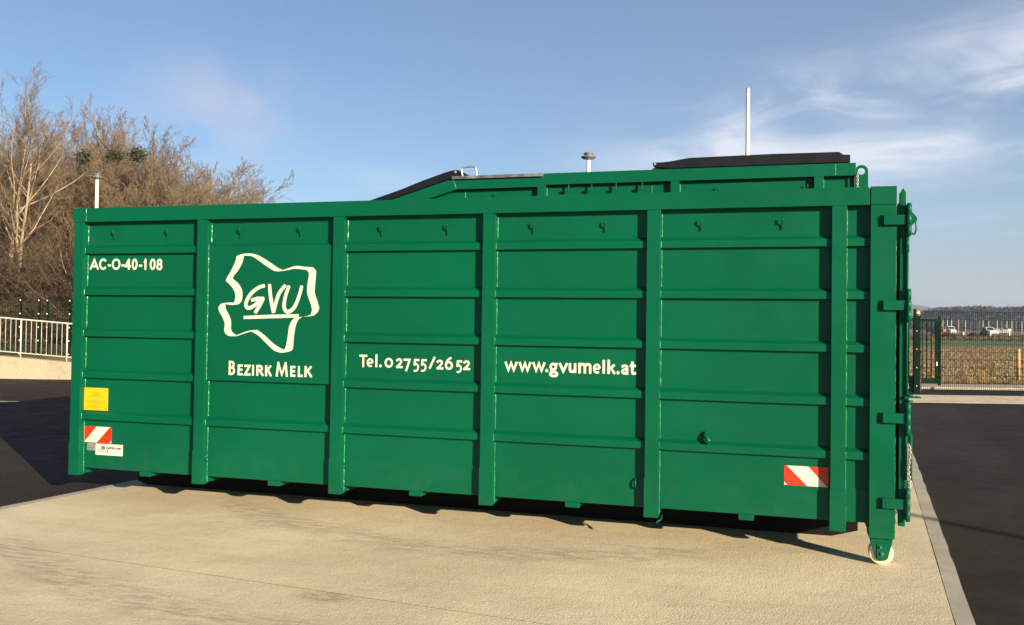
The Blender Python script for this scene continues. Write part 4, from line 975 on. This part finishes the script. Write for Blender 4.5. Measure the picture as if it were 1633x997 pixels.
def proto(kind, seed, H, stems, style, tm, cm):
    TR, CR = grow(seed, H, stems, style, None)
    zmax = max(v[2] for v in CR.v); o = empty(kind)
    t = TR.build('trunk', tm, o, recalc=False); c = CR.build('crown', cm, o, recalc=False)
    o['h'] = zmax; return o
PR = {
 'fork': proto('bare_tree', 1, 13, 2, FORK, M['bark_pale'], M['twig']),
 'tall1': proto('bare_tree', 2, 12, 1, TALL, M['bark_pale'], M['twig']),
 'tall2': proto('bare_tree', 3, 11, 1, TALL, M['bark'], M['twig']),
 'fan1': proto('bare_tree', 4, 9, 6, FAN, M['bark'], M['twig']),
 'fan2': proto('bare_tree', 5, 8, 7, FAN, M['bark'], M['twig_ochre']),
 'br1': proto('brushwood', 6, 5, 12, BRUSH, M['bark'], M['twig_red']),
 'br2': proto('brushwood', 7, 5, 11, BRUSH, M['bark_pale'], M['twig_red']),
}
used = set(); gT = random.Random(33)
def plant(kind, px, ytop, dep, label, cat, group=None, lean=0., rz=None, wide=1.):
    if cat == 'tree' and px > 225: px = 225+(px-225)*.22
    if cat == 'tree': ytop -= 12
    src = PR[kind]; o = src if kind not in used else copy_tree(src); used.add(kind)
    p = at(px, 500, dep); zt = at(px, ytop, dep).z; z0 = .6
    k = (zt-z0)/src['h']; o.location = (p.x, p.y, z0); o.scale = (k*wide, k*wide, k)
    o.rotation_mode = 'QUATERNION'
    from mathutils import Quaternion
    o.rotation_quaternion = Quaternion(dh, lean) @ Quaternion((0, 0, 1), rz if rz is not None else gT.uniform(0, 6.28))
    return tag(o, label, cat, group)
GT, GF, GB = 'tall bare trees of the wood', 'spreading bare trees at the edge of the wood', 'tangled brushwood under the trees'
plant('fork', 14, 88, 37, 'tallest bare tree, its pale trunk forked, at the edge of the photo', 'tree', GT, .07, R(17))
mid = 'tall slender bare tree among others, behind the brushwood of the wood'
for k, px, y, d in (('tall1', -35, 140, 45), ('tall2', -4, 175, 48), ('tall1', 62, 185, 50), ('tall1', 105, 148, 47), ('tall2', 128, 190, 49), ('tall1', 150, 200, 52), ('tall2', 176, 212, 48), ('tall1', 203, 203, 50), ('tall2', 226, 216, 51), ('tall2', 250, 214, 47), ('tall1', -75, 160, 46), ('tall2', 40, 210, 54), ('tall2', 85, 215, 55)):
    plant(k, px, y, d, mid, 'tree', GT, gT.uniform(-.03, .06))
for k, px, y, d, ln, lb in (('fan1', 272, 224, 46, .06, None), ('fan2', 297, 236, 45, .10, None), ('fan1', 318, 250, 47, .16, None), ('fan2', 335, 274, 44, .12, 'rounded bare tree leaning out over the top rail, last but one of the wood'), ('fan1', 352, 296, 45, .14, 'lowest bare tree, leaning far out where the wood ends against the sky'), ('fan2', 190, 262, 44, .0, None), ('fan1', 230, 258, 43, .05, None), ('fan2', 95, 262, 43, 0, None), ('fan1', 60, 290, 42, -.05, None), ('fan2', 5, 270, 42, 0, None), ('fan1', 150, 250, 46, .05, None), ('fan2', 262, 262, 43, .08, None), ('fan1', 305, 285, 42, .14, None), ('fan1', 345, 284, 48, .10, None), ('fan1', 120, 215, 51, .0, None), ('fan2', 205, 218, 50, .02, None), ('fan1', 165, 212, 51, .0, None), ('fan2', 240, 228, 49, .05, None), ('fan1', 300, 236, 48, .06, None), ('fan2', 330, 250, 47, .10, None), ('fan1', 75, 225, 50, .0, None)):
    plant(k, px, y, d, lb or 'spreading many-stemmed bare tree in the thick of the wood', 'tree', GF, ln)
for i in range(24):
    px = -90+19*i+gT.uniform(-8, 8); d = gT.uniform(34.5, 40)
    plant('br1' if gT.random() < .6 else 'br2', px, gT.uniform(345, 405) if px < 330 else gT.uniform(390, 420), d, 'russet and ochre brushwood thicket between the mesh fence and the tall trees', 'brushwood', GB, 0, None, 1.25)
# mistletoe in the crowns
for px, y, d, r_, lb in ((133, 253, 40, .36, 'dark mistletoe ball nearest the white street lamp'), (182, 250, 40, .38, 'dark mistletoe ball, middle of three in the crowns'), (219, 248, 40, .40, 'dark mistletoe ball farthest from the white street lamp'), (71, 299, 40, .28, 'small dark mistletoe ball low beside the pale forked trunk')):
    g = random.Random(px); mb = MB(); c = at(px, y, d); vs, fs = [], []
    for i in range(420):
        v = Vector((g.gauss(0, 1), g.gauss(0, 1), g.gauss(0, .85))).normalized()*r_*g.random()**.4*(1+.25*math.sin(i)); o_ = len(vs)
        a = Vector((g.gauss(0, 1), g.gauss(0, 1), g.gauss(0, 1))).normalized()*.12; b = Vector((g.gauss(0, 1), g.gauss(0, 1), g.gauss(0, 1))).normalized()*.05
        vs += [tuple(v-b), tuple(v+b), tuple(v+a)]; fs.append((o_, o_+1, o_+2))
    mb.add(vs, fs); o = mb.build('mistletoe', M['mistletoe'], recalc=False); o.location = c; tag(o, lb, 'mistletoe', 'mistletoe in the bare crowns')
for o in PR.values():
    if 'h' in o: del o['h']

# ------------------------------------------------------------------ winter haze over the plain
HAZE = .00024
mb = MB(); mb.box(-2700, 2700, -2700, 2700, -2, 100)
hz = mb.build('haze', None or bpy.data.materials.new('winter_haze')); hm = hz.data.materials[0]; hm.use_nodes = True
hn = NT(hm.node_tree); hn.n.remove(hn.n['Principled BSDF'])
pv = hn.new('ShaderNodeVolumePrincipled'); pv.inputs['Color'].default_value = (.52, .64, .92, 1); pv.inputs['Density'].default_value = HAZE; pv.inputs['Anisotropy'].default_value = .1
hn.link(pv.outputs[0], hn.n['Material Output'].inputs['Volume']); tag(hz, kind='stuff')
